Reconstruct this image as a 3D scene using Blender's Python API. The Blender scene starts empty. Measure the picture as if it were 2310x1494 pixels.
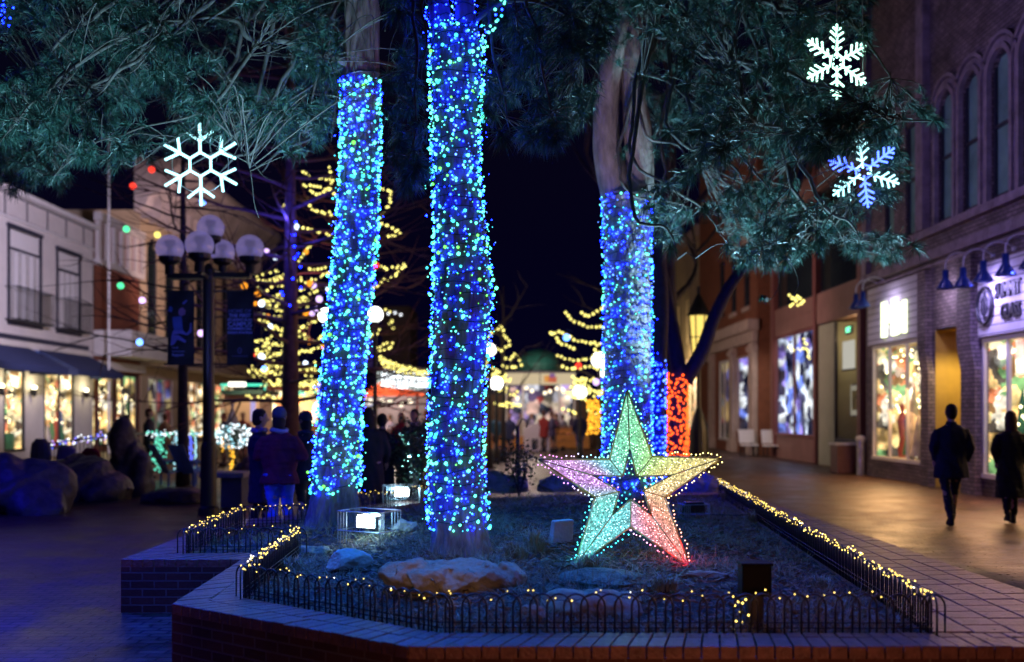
import bpy, bmesh, math, random, bisect
import numpy as np
from mathutils import Vector, Matrix, noise
random.seed(7); RNG=np.random.default_rng(7)
R=math.radians; PI=math.pi
sc=bpy.context.scene; COL=sc.collection
F=2246.0; CX=1155.0; HZ=931.0; CAMZ=1.68
def P(px,py,Y): return Vector(((px-CX)*Y/F, Y, CAMZ-(py-HZ)*Y/F))      # a point of the place, at real distance Y
def G(px,py,z=0.0):
    Y=F*(CAMZ-z)/(py-HZ); return Vector(((px-CX)*Y/F,Y,z))
def sm(a,b,x):
    t=max(0,min(1,(x-a)/(b-a))); return t*t*(3-2*t)

# ------------------------------------------------------------------ materials
MATS={}
def nodes_of(m):
    m.use_nodes=True; nt=m.node_tree; return nt,nt.nodes,nt.links
def mat(name,col,rough=.6,var=.25,scale=6.0,bump=0.0,bscale=None,metal=0.0,spec=.5,stretch=(1,1,1),sheen=0,alpha=1):
    if name in MATS: return MATS[name]
    m=bpy.data.materials.new(name); nt,N,L=nodes_of(m); b=N['Principled BSDF']
    b.inputs['Roughness'].default_value=rough; b.inputs['Metallic'].default_value=metal
    b.inputs['Specular IOR Level'].default_value=spec
    tc=N.new('ShaderNodeTexCoord'); mp=N.new('ShaderNodeMapping'); mp.inputs['Scale'].default_value=stretch
    L.new(tc.outputs['Object'],mp.inputs['Vector'])
    nz=N.new('ShaderNodeTexNoise'); nz.inputs['Scale'].default_value=scale; nz.inputs['Detail'].default_value=6; nz.inputs['Roughness'].default_value=.65
    L.new(mp.outputs[0],nz.inputs['Vector'])
    rp=N.new('ShaderNodeValToRGB'); rp.color_ramp.elements[0].position=.3; rp.color_ramp.elements[1].position=.7
    rp.color_ramp.elements[0].color=tuple(max(0,c*(1-var)) for c in col)+(1,); rp.color_ramp.elements[1].color=tuple(min(1,c*(1+var)) for c in col)+(1,)
    L.new(nz.outputs['Fac'],rp.inputs['Fac']); L.new(rp.outputs['Color'],b.inputs['Base Color'])
    if bump:
        n2=N.new('ShaderNodeTexNoise'); n2.inputs['Scale'].default_value=bscale or scale*4; n2.inputs['Detail'].default_value=8
        L.new(mp.outputs[0],n2.inputs['Vector'])
        bp=N.new('ShaderNodeBump'); bp.inputs['Strength'].default_value=bump; bp.inputs['Distance'].default_value=.02
        L.new(n2.outputs['Fac'],bp.inputs['Height']); L.new(bp.outputs[0],b.inputs['Normal'])
    MATS[name]=m; return m
def emit(name,col,strength,sample=True):
    if name in MATS: return MATS[name]
    m=bpy.data.materials.new(name); nt,N,L=nodes_of(m); N.remove(N['Principled BSDF'])
    e=N.new('ShaderNodeEmission'); e.inputs[0].default_value=tuple(col)+(1,); e.inputs[1].default_value=strength
    L.new(e.outputs[0],N['Material Output'].inputs[0])
    m.cycles.emission_sampling='FRONT' if sample else 'NONE'
    MATS[name]=m; return m
def brick(name,c1,c2,mortar,w=.2,h=.0677,ms=.008,rough=.75,bump=.6,stain=.35,rot=0,spec=.4,soak=0):
    if name in MATS: return MATS[name]
    m=bpy.data.materials.new(name); nt,N,L=nodes_of(m); b=N['Principled BSDF']
    b.inputs['Roughness'].default_value=rough; b.inputs['Specular IOR Level'].default_value=spec
    uv=N.new('ShaderNodeUVMap'); uv.uv_map='UVMap'
    mp=N.new('ShaderNodeMapping'); mp.inputs['Rotation'].default_value=(0,0,rot); L.new(uv.outputs[0],mp.inputs['Vector'])
    br=N.new('ShaderNodeTexBrick'); br.inputs['Scale'].default_value=1; br.inputs['Brick Width'].default_value=w; br.inputs['Row Height'].default_value=h
    br.inputs['Mortar Size'].default_value=ms; br.inputs['Mortar Smooth'].default_value=.2
    br.inputs['Color1'].default_value=tuple(c1)+(1,); br.inputs['Color2'].default_value=tuple(c2)+(1,); br.inputs['Mortar'].default_value=tuple(mortar)+(1,)
    L.new(mp.outputs[0],br.inputs['Vector'])
    nz=N.new('ShaderNodeTexNoise'); nz.inputs['Scale'].default_value=1.3; nz.inputs['Detail'].default_value=8; nz.inputs['Roughness'].default_value=.7; L.new(mp.outputs[0],nz.inputs['Vector'])
    mr=N.new('ShaderNodeMapRange'); mr.inputs['From Min'].default_value=.3; mr.inputs['From Max'].default_value=.7; mr.inputs['To Min'].default_value=1-stain; mr.inputs['To Max'].default_value=1+stain*.6
    L.new(nz.outputs['Fac'],mr.inputs['Value'])
    mx=N.new('ShaderNodeMix'); mx.data_type='RGBA'; mx.blend_type='MULTIPLY'; mx.inputs[0].default_value=1
    L.new(br.outputs['Color'],mx.inputs[6]); L.new(mr.outputs[0],mx.inputs[7]); L.new(mx.outputs[2],b.inputs['Base Color'])
    inv=N.new('ShaderNodeMath'); inv.operation='MULTIPLY_ADD'; inv.inputs[1].default_value=-1; inv.inputs[2].default_value=1; L.new(br.outputs['Fac'],inv.inputs[0])
    n3=N.new('ShaderNodeTexNoise'); n3.inputs['Scale'].default_value=30; n3.inputs['Detail'].default_value=5; L.new(mp.outputs[0],n3.inputs['Vector'])
    ad=N.new('ShaderNodeMath'); ad.operation='MULTIPLY_ADD'; ad.inputs[1].default_value=.5; L.new(n3.outputs['Fac'],ad.inputs[0]); L.new(inv.outputs[0],ad.inputs[2])
    bp=N.new('ShaderNodeBump'); bp.inputs['Strength'].default_value=bump; bp.inputs['Distance'].default_value=.012; L.new(ad.outputs[0],bp.inputs['Height']); L.new(bp.outputs[0],b.inputs['Normal'])
    if soak:
        m2=N.new('ShaderNodeMapRange'); m2.inputs['From Min'].default_value=.35; m2.inputs['From Max'].default_value=.65; m2.inputs['To Min'].default_value=rough-soak; m2.inputs['To Max'].default_value=rough+soak
        L.new(nz.outputs['Fac'],m2.inputs['Value']); L.new(m2.outputs[0],b.inputs['Roughness'])
    MATS[name]=m; return m
def glass(name,tint=(1,1,1)):
    if name in MATS: return MATS[name]
    m=bpy.data.materials.new(name); nt,N,L=nodes_of(m); N.remove(N['Principled BSDF'])
    t=N.new('ShaderNodeBsdfTransparent'); t.inputs[0].default_value=tuple(tint)+(1,)
    g=N.new('ShaderNodeBsdfGlossy'); g.inputs['Roughness'].default_value=.05
    fr=N.new('ShaderNodeLayerWeight'); fr.inputs[0].default_value=.5; pw=N.new('ShaderNodeMath'); pw.operation='POWER'; pw.inputs[1].default_value=4; L.new(fr.outputs['Facing'],pw.inputs[0]); m5=N.new('ShaderNodeMath'); m5.operation='MULTIPLY_ADD'; m5.inputs[1].default_value=.45; m5.inputs[2].default_value=.04; L.new(pw.outputs[0],m5.inputs[0])
    mx=N.new('ShaderNodeMixShader'); L.new(m5.outputs[0],mx.inputs[0]); L.new(t.outputs[0],mx.inputs[1]); L.new(g.outputs[0],mx.inputs[2]); L.new(mx.outputs[0],N['Material Output'].inputs[0])
    MATS[name]=m; return m
def display(name,scale,strength,cols,dark=.45):
    """lit shop display: goods of many colours on lit shelves"""
    if name in MATS: return MATS[name]
    m=bpy.data.materials.new(name); nt,N,L=nodes_of(m); N.remove(N['Principled BSDF'])
    uv=N.new('ShaderNodeUVMap'); uv.uv_map='UVMap'
    n0=N.new('ShaderNodeTexNoise'); n0.inputs['Scale'].default_value=scale*1.5; L.new(uv.outputs[0],n0.inputs['Vector'])
    mxv=N.new('ShaderNodeMix'); mxv.data_type='RGBA'; mxv.inputs[0].default_value=.25; L.new(uv.outputs[0],mxv.inputs[6]); L.new(n0.outputs['Color'],mxv.inputs[7])
    v=N.new('ShaderNodeTexVoronoi'); v.inputs['Scale'].default_value=scale; L.new(mxv.outputs[2],v.inputs['Vector'])
    sp=N.new('ShaderNodeSeparateColor'); L.new(v.outputs['Color'],sp.inputs[0])
    rp=N.new('ShaderNodeValToRGB'); rp.color_ramp.interpolation='CONSTANT'; els=rp.color_ramp.elements
    while len(els)<len(cols): els.new(.5)
    for i,c in enumerate(cols): els[i].position=i/len(cols); els[i].color=tuple(c)+(1,)
    L.new(sp.outputs[0],rp.inputs['Fac'])
    n1=N.new('ShaderNodeTexNoise'); n1.inputs['Scale'].default_value=scale*.45; n1.inputs['Detail'].default_value=4; L.new(uv.outputs[0],n1.inputs['Vector'])
    mr=N.new('ShaderNodeMapRange'); mr.inputs['From Min'].default_value=.38; mr.inputs['From Max'].default_value=.62; mr.inputs['To Min'].default_value=strength*(1-dark)*.3; mr.inputs['To Max'].default_value=strength*1.5
    L.new(n1.outputs['Fac'],mr.inputs['Value'])
    e=N.new('ShaderNodeEmission'); L.new(rp.outputs[0],e.inputs[0]); L.new(mr.outputs[0],e.inputs[1]); L.new(e.outputs[0],N['Material Output'].inputs[0])
    MATS[name]=m; return m

# ------------------------------------------------------------------ object helpers
def tag(o,label=None,cat=None,group=None,kind=None):
    if label: o['label']=label
    if cat: o['category']=cat
    if group: o['group']=group
    if kind: o['kind']=kind
    return o
def thing(name,label,cat,loc=(0,0,0),rz=0,group=None):
    o=bpy.data.objects.new(name,None); COL.objects.link(o); o.location=loc; o.rotation_euler=(0,0,rz); o.empty_display_size=.1
    return tag(o,label,cat,group)
def parent_to(o,par,world=True):
    o.parent=par
    if world and par is not None:
        M=Matrix.Identity(4); q=par; ch=[]
        while q is not None: ch.append(q); q=q.parent
        for q in reversed(ch): M=M@(q.matrix_parent_inverse if q.parent else Matrix.Identity(4))@Matrix.LocRotScale(q.location,q.rotation_euler,q.scale)
        o.matrix_parent_inverse=M.inverted()
    return o
def dup(root,loc,rz=0,label=None,group=None,scale=None):
    r=root.copy(); COL.objects.link(r); r.location=loc; r.rotation_euler=(0,0,rz)
    if scale: r.scale=(scale,)*3
    if label: r['label']=label
    if group: r['group']=group
    for ch in list(root.children):
        c=ch.copy(); COL.objects.link(c); c.parent=r
        for g in list(ch.children):
            d=g.copy(); COL.objects.link(d); d.parent=c
    return r
def frame(O,U,Nn):
    """u along the wall, v up, d out of the wall"""
    U=Vector(U).normalized(); Nn=Vector(Nn).normalized(); W=Vector((0,0,1)); O=Vector(O)
    return lambda u,v,d: O+U*u+W*v+Nn*d
IDF=lambda x,y,z: Vector((x,y,z))
class MB:
    def __init__(s,fr=None): s.v=[]; s.f=[]; s.m=[]; s.fr=fr or IDF; s.mi=0
    def face(s,pts,raw=False):
        b=len(s.v)
        for p in pts: s.v.append(tuple(p) if raw else tuple(s.fr(*p)))
        s.f.append(tuple(range(b,b+len(pts)))); s.m.append(s.mi)
    def box(s,a0,b0,c0,a1,b1,c1):
        b=len(s.v)
        for c in (c0,c1):
            for (x,y) in ((a0,b0),(a1,b0),(a1,b1),(a0,b1)): s.v.append(tuple(s.fr(x,y,c)))
        for q in ((0,3,2,1),(4,5,6,7),(0,1,5,4),(1,2,6,5),(2,3,7,6),(3,0,4,7)): s.f.append(tuple(b+i for i in q)); s.m.append(s.mi)
    def prism(s,pts,c0,c1):
        """polygon in the first two coordinates, extruded over the third"""
        b=len(s.v); n=len(pts)
        for c in (c0,c1):
            for (x,y) in pts: s.v.append(tuple(s.fr(x,y,c)))
        s.f.append(tuple(b+i for i in reversed(range(n)))); s.f.append(tuple(b+n+i for i in range(n))); s.m+= [s.mi]*2
        for i in range(n):
            j=(i+1)%n; s.f.append((b+i,b+j,b+n+j,b+n+i)); s.m.append(s.mi)
    def tube(s,pts,rad,n=8,cap=True):
        pts=[Vector(p) for p in pts]
        if not hasattr(rad,'__len__'): rad=[rad]*len(pts)
        b=len(s.v); prev=None
        for i,p in enumerate(pts):
            t=(pts[min(i+1,len(pts)-1)]-pts[max(i-1,0)])
            if t.length<1e-9: t=Vector((0,0,1))
            t.normalize()
            if prev is None: a=t.orthogonal().normalized()
            else:
                a=prev-t*prev.dot(t)
                a=a.normalized() if a.length>1e-6 else t.orthogonal().normalized()
            prev=a; c=t.cross(a)
            for k in range(n):
                q=2*PI*k/n; s.v.append(tuple(p+(a*math.cos(q)+c*math.sin(q))*rad[i]))
        for i in range(len(pts)-1):
            for k in range(n):
                k2=(k+1)%n; s.f.append((b+i*n+k,b+i*n+k2,b+(i+1)*n+k2,b+(i+1)*n+k)); s.m.append(s.mi)
        if cap:
            s.f.append(tuple(b+k for k in reversed(range(n)))); s.f.append(tuple(b+(len(pts)-1)*n+k for k in range(n))); s.m+=[s.mi]*2
    def lathe(s,prof,c,n=20,sx=1,sy=1):
        c=Vector(c); b=len(s.v)
        for (r,z) in prof:
            for k in range(n):
                q=2*PI*k/n; s.v.append((c.x+math.cos(q)*r*sx,c.y+math.sin(q)*r*sy,c.z+z))
        for i in range(len(prof)-1):
            for k in range(n):
                k2=(k+1)%n; s.f.append((b+i*n+k,b+i*n+k2,b+(i+1)*n+k2,b+(i+1)*n+k)); s.m.append(s.mi)
        s.f.append(tuple(b+k for k in reversed(range(n)))); s.f.append(tuple(b+(len(prof)-1)*n+k for k in range(n))); s.m+=[s.mi]*2
    def ball(s,c,r,n=12,m=8,sz=1):
        s.lathe([(max(1e-4,math.sin(PI*i/m))*r,-math.cos(PI*i/m)*r*sz) for i in range(m+1)],c,n)
    def build(s,name,mats,parent=None,smooth=False,world=True,bevel=0):
        me=bpy.data.meshes.new(name); me.from_pydata(s.v,[],s.f)
        if not isinstance(mats,(list,tuple)): mats=[mats]
        for m in mats: me.materials.append(m)
        if len(mats)>1: me.polygons.foreach_set('material_index',s.m)
        uvmap(me)
        if smooth: me.polygons.foreach_set('use_smooth',[True]*len(me.polygons))
        me.update()
        o=bpy.data.objects.new(name,me); COL.objects.link(o)
        if parent is not None: parent_to(o,parent,world)
        if bevel:
            bv=o.modifiers.new('bevel','BEVEL'); bv.width=bevel; bv.segments=2; bv.limit_method='ANGLE'
        return o
def uvmap(me):
    uv=me.uv_layers.new(name='UVMap')
    nl=len(me.loops)
    if not nl: return
    co=np.empty(len(me.vertices)*3); me.vertices.foreach_get('co',co); co=co.reshape(-1,3)
    vi=np.empty(nl,dtype=np.int32); me.loops.foreach_get('vertex_index',vi)
    npoly=len(me.polygons); nrm=np.empty(npoly*3); me.polygons.foreach_get('normal',nrm); nrm=nrm.reshape(-1,3)
    lt=np.empty(npoly,dtype=np.int32); me.polygons.foreach_get('loop_total',lt)
    n=np.repeat(nrm,lt,axis=0); c=co[vi]
    horiz=np.abs(n[:,2])>.7
    hl=np.sqrt(n[:,0]**2+n[:,1]**2)+1e-9
    u=np.where(horiz,c[:,0],(-n[:,1]*c[:,0]+n[:,0]*c[:,1])/hl); v=np.where(horiz,c[:,1],c[:,2])
    uv.data.foreach_set('uv',np.stack([u,v],1).astype(np.float32).ravel())
def npmesh(name,V,Fc,mats,parent=None,smooth=False,mi=None,world=True):
    """V (n,3), Fc (m,k)"""
    V=np.asarray(V,dtype=np.float32); Fc=np.asarray(Fc,dtype=np.int32); m,k=Fc.shape
    me=bpy.data.meshes.new(name); me.vertices.add(len(V)); me.vertices.foreach_set('co',V.ravel())
    me.loops.add(m*k); me.loops.foreach_set('vertex_index',Fc.ravel())
    me.polygons.add(m); me.polygons.foreach_set('loop_start',np.arange(0,m*k,k,dtype=np.int32)); me.polygons.foreach_set('loop_total',np.full(m,k,dtype=np.int32))
    if not isinstance(mats,(list,tuple)): mats=[mats]
    for x in mats: me.materials.append(x)
    if mi is not None: me.polygons.foreach_set('material_index',np.asarray(mi,dtype=np.int32))
    if smooth: me.polygons.foreach_set('use_smooth',np.ones(m,dtype=bool))
    me.update(calc_edges=True); uvmap(me)
    o=bpy.data.objects.new(name,me); COL.objects.link(o)
    if parent is not None: parent_to(o,parent,world)
    return o
def spline(pts,n=6):
    """smooth curve through the points (Catmull-Rom); tuples may carry extra numbers"""
    pts=[np.array(p,float) for p in pts]; out=[]
    for i in range(len(pts)-1):
        p0=pts[max(i-1,0)]; p1=pts[i]; p2=pts[i+1]; p3=pts[min(i+2,len(pts)-1)]
        for k in range(n):
            t=k/n; out.append(.5*((2*p1)+(-p0+p2)*t+(2*p0-5*p1+4*p2-p3)*t*t+(-p0+3*p1-3*p2+p3)*t**3))
    out.append(pts[-1]); return out
# bulbs -------------------------------------------------------------
def ico():
    bm=bmesh.new(); bmesh.ops.create_icosphere(bm,subdivisions=1,radius=1); V=np.array([v.co[:] for v in bm.verts]); Fc=np.array([[v.index for v in f.verts] for f in bm.faces]); bm.free(); return V,Fc
ICO=ico(); OCT=(np.array([[1,0,0],[-1,0,0],[0,1,0],[0,-1,0],[0,0,1],[0,0,-1]],float),np.array([[0,2,4],[2,1,4],[1,3,4],[3,0,4],[2,0,5],[1,2,5],[3,1,5],[0,3,5]]))
def bulbs(root,pts,mats,single=100,tmpl=ICO,shape=(1,1,1),each='bulb'):
    """pts: list of (Vector, radius, material index). The largest shown become parts of their own, the rest one part."""
    pts=sorted(pts,key=lambda p:-(p[1]/max(.5,p[0].y))*(2 if 0<(p[0].x*F/p[0].y+CX)<2310 else .2)+ (0 if p[0].y<100 else 1))
    first,rest=pts[:single],pts[single:]
    meshes={}
    for (p,r,mi) in first:
        key=(mi,round(r,3))
        if key not in meshes:
            me=bpy.data.meshes.new(each); me.from_pydata([tuple(v*np.array(shape)*key[1]) for v in tmpl[0]],[],[tuple(int(i) for i in f) for f in tmpl[1]]); me.materials.append(mats[mi]); meshes[key]=me
        o=bpy.data.objects.new(each,meshes[key]); COL.objects.link(o); o.location=p; parent_to(o,root); 
    if rest:
        V=[];Fc=[];MI=[];b=0
        C=np.array([tuple(p[0]) for p in rest]); r=np.array([p[1] for p in rest]); mi=np.array([p[2] for p in rest])
        V=(C[:,None,:]+tmpl[0][None]*np.array(shape)*r[:,None,None]).reshape(-1,3)
        Fc=(tmpl[1][None]+ (np.arange(len(rest))*len(tmpl[0]))[:,None,None]).reshape(-1,3)
        o=npmesh('bulbs',V,Fc,mats,root,mi=np.repeat(mi,len(tmpl[1])))
        if single: o['kind']='stuff'
def along(pts,step,jit=0,sag=0):
    """evenly spaced points on a polyline of Vectors"""
    out=[];acc=0
    for a,b in zip(pts[:-1],pts[1:]):
        a=Vector(a);b=Vector(b); L=(b-a).length
        while acc<L:
            p=a.lerp(b,acc/L); out.append(p+Vector((random.gauss(0,jit),random.gauss(0,jit),random.gauss(0,jit)))); acc+=step
        acc-=L
    return out
def text_mesh(txt,size,fr,mt,parent,name='lettering',align='CENTER',ext=.002,sx=1,bold=0):
    cu=bpy.data.curves.new('t','FONT'); cu.body=txt; cu.size=size; cu.align_x=align; cu.align_y='CENTER'; cu.extrude=ext; cu.offset=bold; cu.resolution_u=3
    o=bpy.data.objects.new('t',cu); COL.objects.link(o); bpy.context.view_layer.update()
    me=bpy.data.meshes.new_from_object(o.evaluated_get(bpy.context.evaluated_depsgraph_get())); bpy.data.objects.remove(o); bpy.data.curves.remove(cu)
    for v in me.vertices: v.co=fr(v.co.x*sx,v.co.y,v.co.z)
    me.materials.clear(); me.materials.append(mt); me.name=name
    o=bpy.data.objects.new(name,me); COL.objects.link(o); parent_to(o,parent); return o

BLU=(.03,.05,1.0)
# ------------------------------------------------------------------ palette
M_iron=mat('black_iron',(.012,.013,.016),.45,spec=.6)
M_bark=mat('pine_bark',(.20,.165,.16),.9,.6,9,bump=1.0,bscale=26,stretch=(1,1,.35))
M_bark2=mat('grey_bark',(.34,.26,.235),.9,.45,12,bump=.8,bscale=40,stretch=(1,1,.3))
M_twig=mat('pale_twig',(.085,.07,.062),.8,.3,20)
M_dbark=mat('dark_bark',(.05,.04,.045),.85,.35,12,bump=.6)
M_mulch=mat('mulch',(.045,.032,.024),.9,.6,30,bump=1,bscale=60)
M_needle=mat('pine_needles',(.026,.078,.060),.42,.6,1.6,spec=.45)
M_leafd=mat('dark_leaves',(.03,.06,.03),.5,.5,9)
M_rock=mat('tan_rock',(.27,.205,.125),.85,.25,7,bump=1,bscale=14)
M_rockg=mat('grey_rock',(.20,.19,.19),.8,.4,5,bump=.8,bscale=12)
M_rockd=mat('dark_granite',(.07,.065,.075),.5,.5,7,bump=.7,bscale=14)
M_conc=mat('concrete',(.36,.33,.32),.8,.15,9,bump=.3)
M_brickw=brick('red_brick',(.13,.045,.03),(.085,.028,.02),(.17,.12,.10),ms=.007)
M_cop=mat('coping_brick',(.20,.095,.075),.42,.4,11,bump=.5,bscale=50)
M_mort=mat('mortar',(.06,.05,.045),.9,.2,20)
M_pave=brick('brick_paving',(.15,.075,.05),(.075,.04,.028),(.016,.012,.012),w=.21,h=.105,ms=.013,rough=.40,bump=.9,stain=.55,soak=.12)
M_black=mat('black_cloth',(.008,.008,.011),.9)
CB=[emit('bulb_teal',(.010,.080,.052),40.0),emit('bulb_blue',(.0018,.0075,1.0),85.0),emit('bulb_ice',(.03,.075,.3),16.0),emit('bulb_sea',(.008,.09,.11),18),emit('bulb_lime',(.03,.16,.02),14.0)]
E_red=emit('bulb_redorange',(1.0,.085,.012),4.2)
E_yel=emit('bulb_warm',(.55,.38,.075),8,True)
E_yelf=emit('bulb_warm_far',(1.0,.86,.22),2.6,False)
E_whf=emit('bulb_white_far',(.9,.95,1.0),3,False)

# ------------------------------------------------------------------ ground
def gz(x,y):
    k=sm(3.35,3.5,x)*sm(5.28,5.4,y)
    return k*.45*(1-sm(6.0,13.0,y))
xs=[-400,-120,-60,-40,-30,-20,-12,-8,-5,-3.4,0,3.35,3.5,4.5,6,8,9.5,12,20,40,120,400]
ys=[-60,-20,0,3,5.28,5.4,6,6.7,7.5,8.3,9.1,10,11,12,13,15,20,30,40,60,100,200,700]
V=[(x,y,gz(x,y)) for y in ys for x in xs]; nx=len(xs)
Fc=[(j*nx+i,j*nx+i+1,(j+1)*nx+i+1,(j+1)*nx+i) for j in range(len(ys)-1) for i in range(nx-1)]
g=npmesh('ground',V,Fc,M_pave); g['kind']='structure'; g['label']='brick paved pedestrian plaza'

# ------------------------------------------------------------------ planter
ZC=.45
out=[(-3.30,11.2),(-3.28,8.35),(-2.27,8.35),(-2.19,6.41),(-0.548,5.24),(3.55,5.24),(3.55,15.6),(-1.2,14.6),(-2.4,12.3)]
inn=[(-2.92,10.8),(-2.86,8.72),(-1.88,8.78),(-1.79,6.62),(-0.40,5.56),(2.35,5.56),(3.12,15.0),(-1.0,14.1),(-2.1,12.0)]
planter=thing('brick_planter','large raised brick planter holding the lit pines and the star','planter',(0,9,0))
b=MB(); n=len(out); zt=ZC-.067
for i in range(n):
    a=out[i]; c=out[(i+1)%n]; ia=inn[i]; ic=inn[(i+1)%n]
    b.face([(a[0],a[1],-.05),(c[0],c[1],-.05),(c[0],c[1],zt),(a[0],a[1],zt)]); 
    b.face([(a[0],a[1],zt),(c[0],c[1],zt),(ic[0],ic[1],zt),(ia[0],ia[1],zt)])
    b.face([(ia[0],ia[1],zt),(ic[0],ic[1],zt),(ic[0],ic[1],.1),(ia[0],ia[1],.1)])
b.face([(3.55,5.24,-.05),(7,5.24,-.05),(7,5.24,zt),(3.55,5.24,zt)]); b.face([(3.55,5.24,zt),(7,5.24,zt),(7,5.6,zt),(3.55,5.6,zt)])
b.build('wall',M_brickw,planter)
b=MB(); gap=.010
def cop_strip(o0,o1,i0,i1,rows=(0,.66,1.0),w=.0957):
    o0,o1,i0,i1=[Vector((p[0],p[1],0)) for p in (o0,o1,i0,i1)]
    L=(o1-o0).length; k=max(1,int(round(L/w)))
    for j in range(k):
        t0=j/k+gap*.5/L; t1=(j+1)/k-gap*.5/L
        for r in range(len(rows)-1):
            r0=rows[r]+ (.012 if r else 0); r1=rows[r+1]; dz=random.gauss(0,.0012); h=ZC+dz
            def q(t,s,z,e=0):
                a=o0.lerp(o1,t); c=i0.lerp(i1,t); p=a.lerp(c,s); p.z=z; return p
            e=.004
            bot=[q(t0,r0,zt),q(t1,r0,zt),q(t1,r1,zt),q(t0,r1,zt)]; top=[q(t0,r0,h-e),q(t1,r0,h-e),q(t1,r1,h-e),q(t0,r1,h-e)]
            cen=sum(top,Vector())/4; cap=[p+(cen-p).normalized()*e*1.3+Vector((0,0,e)) for p in top]
            bb=len(b.v); b.v+= [tuple(p) for p in bot+top+cap]
            for a0 in (0,4):
                for s in range(4): b.f.append((bb+a0+s,bb+a0+(s+1)%4,bb+a0+4+(s+1)%4,bb+a0+4+s)); b.m.append(0)
            b.f.append((bb+8,bb+9,bb+10,bb+11)); b.m.append(0)
cop_strip(out[0],out[1],inn[0],inn[1]); cop_strip(out[1],out[2],inn[1],inn[2]); cop_strip(out[2],out[3],inn[2],inn[3],(0,.5,1)); cop_strip(out[3],out[4],inn[3],inn[4],(0,.5,1))
cop_strip(out[4],(2.35,5.24),inn[4],inn[5]); cop_strip((2.35,5.24),(7.0,5.24),(2.35,5.56),(7.0,5.56))
cop_strip((3.55,5.58),(3.55,15.6),(2.36,5.58),(3.12,15.0),(0,.2,.4,.6,.8,1),w=.2)
cop_strip(out[6],out[7],inn[6],inn[7]); cop_strip(out[7],out[8],inn[7],inn[8]); cop_strip(out[8],out[0],inn[8],inn[0])
b.build('coping',M_cop,planter)
# planting bed
TMP=bpy.data.scenes.new('bake')
def bake(o):
    COL.objects.unlink(o); TMP.collection.objects.link(o); vl=TMP.view_layers[0]; vl.update(); dg=vl.depsgraph; dg.update()
    me=bpy.data.meshes.new_from_object(o.evaluated_get(dg)); TMP.collection.objects.unlink(o); COL.objects.link(o); return me
def inside(p,poly):
    x,y=p; c=False; j=len(poly)-1
    for i in range(len(poly)):
        xi,yi=poly[i]; xj,yj=poly[j]
        if (yi>y)!=(yj>y) and x<(xj-xi)*(y-yi)/(yj-yi)+xi: c=not c
        j=i
    return c
def edged(x,y):
    d=9
    for i in range(len(inn)):
        a=Vector(inn[i]); c=Vector(inn[(i+1)%len(inn)]); p=Vector((x,y)); ab=c-a; t=max(0,min(1,(p-a).dot(ab)/ab.dot(ab))); d=min(d,(p-a-ab*t).length)
    return d
def bz(x,y):
    e=edged(x,y)
    return .40+.14*sm(0,1.3,e)+.05*noise.noise(Vector((x*.9,y*.9,3)))*sm(0,.5,e)+.018*noise.noise(Vector((x*6,y*6,0)))+.01*noise.noise(Vector((x*19,y*19,0)))
st=.07; X0,Y0=-3.1,5.4; nx=int((3.3-X0)/st)+1; ny=int((15.4-Y0)/st)+1
zz=np.array([[bz(X0+i*st,Y0+j*st) for i in range(nx)] for j in range(ny)])
poly2=[(p[0]+(0 if abs(p[0])<1 else (.05 if p[0]>0 else -.05)),p[1]) for p in inn]
V=[(X0+i*st,Y0+j*st,zz[j,i]) for j in range(ny) for i in range(nx)]
Fc=[(j*nx+i,j*nx+i+1,(j+1)*nx+i+1,(j+1)*nx+i) for j in range(ny-1) for i in range(nx-1) if inside((X0+(i+.5)*st,Y0+(j+.5)*st),poly2)]
soil=npmesh('soil_bed',V,Fc,M_mulch,smooth=True); soil['kind']='structure'
# loose mulch, twigs and dead grass blades
def scatter(name,count,lo,hi,wd,tilt,mt,box,lab,zoff=.0,cl=None):
    V=[];Fc=[]
    k=0
    while k<count:
        x=random.uniform(box[0],box[1]); y=box[2]+(box[3]-box[2])*random.random()**1.5
        if not inside((x,y),inn) or edged(x,y)<.03: continue
        if cl and noise.noise(Vector((x*1.3,y*1.3,cl)))<.02: continue
        k+=1; z=bz(x,y)+zoff; a=random.uniform(0,2*PI); t=random.uniform(*tilt); L=random.uniform(lo,hi)
        d=Vector((math.cos(a)*math.cos(t),math.sin(a)*math.cos(t),math.sin(t))); s=d.cross(Vector((random.gauss(0,1),random.gauss(0,1),random.gauss(0,1)))).normalized()*wd*random.uniform(.6,1.4)
        p=Vector((x,y,z+.006)); bb=len(V); V+=[tuple(p-s),tuple(p+s),tuple(p+d*L+s*.4),tuple(p+d*L-s*.4)]; Fc.append((bb,bb+1,bb+2,bb+3))
    o=npmesh(name,V,Fc,mt); tag(o,lab,kind='stuff'); return o
M_chip=mat('wood_chips',(.21,.13,.08),.8,.6,40); M_grass=mat('dry_grass',(.26,.24,.15),.7,.4,10)
scatter('mulch_chips',24000,.02,.085,.0065,(-.1,.5),M_chip,(-3,3.2,5.5,15),'shredded bark mulch covering the planting bed')
scatter('dry_grass',12000,.05,.15,.0022,(.3,1.4),M_grass,(-3,3.2,5.6,15),'thin dry grass growing through the mulch',cl=5.0)

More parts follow.
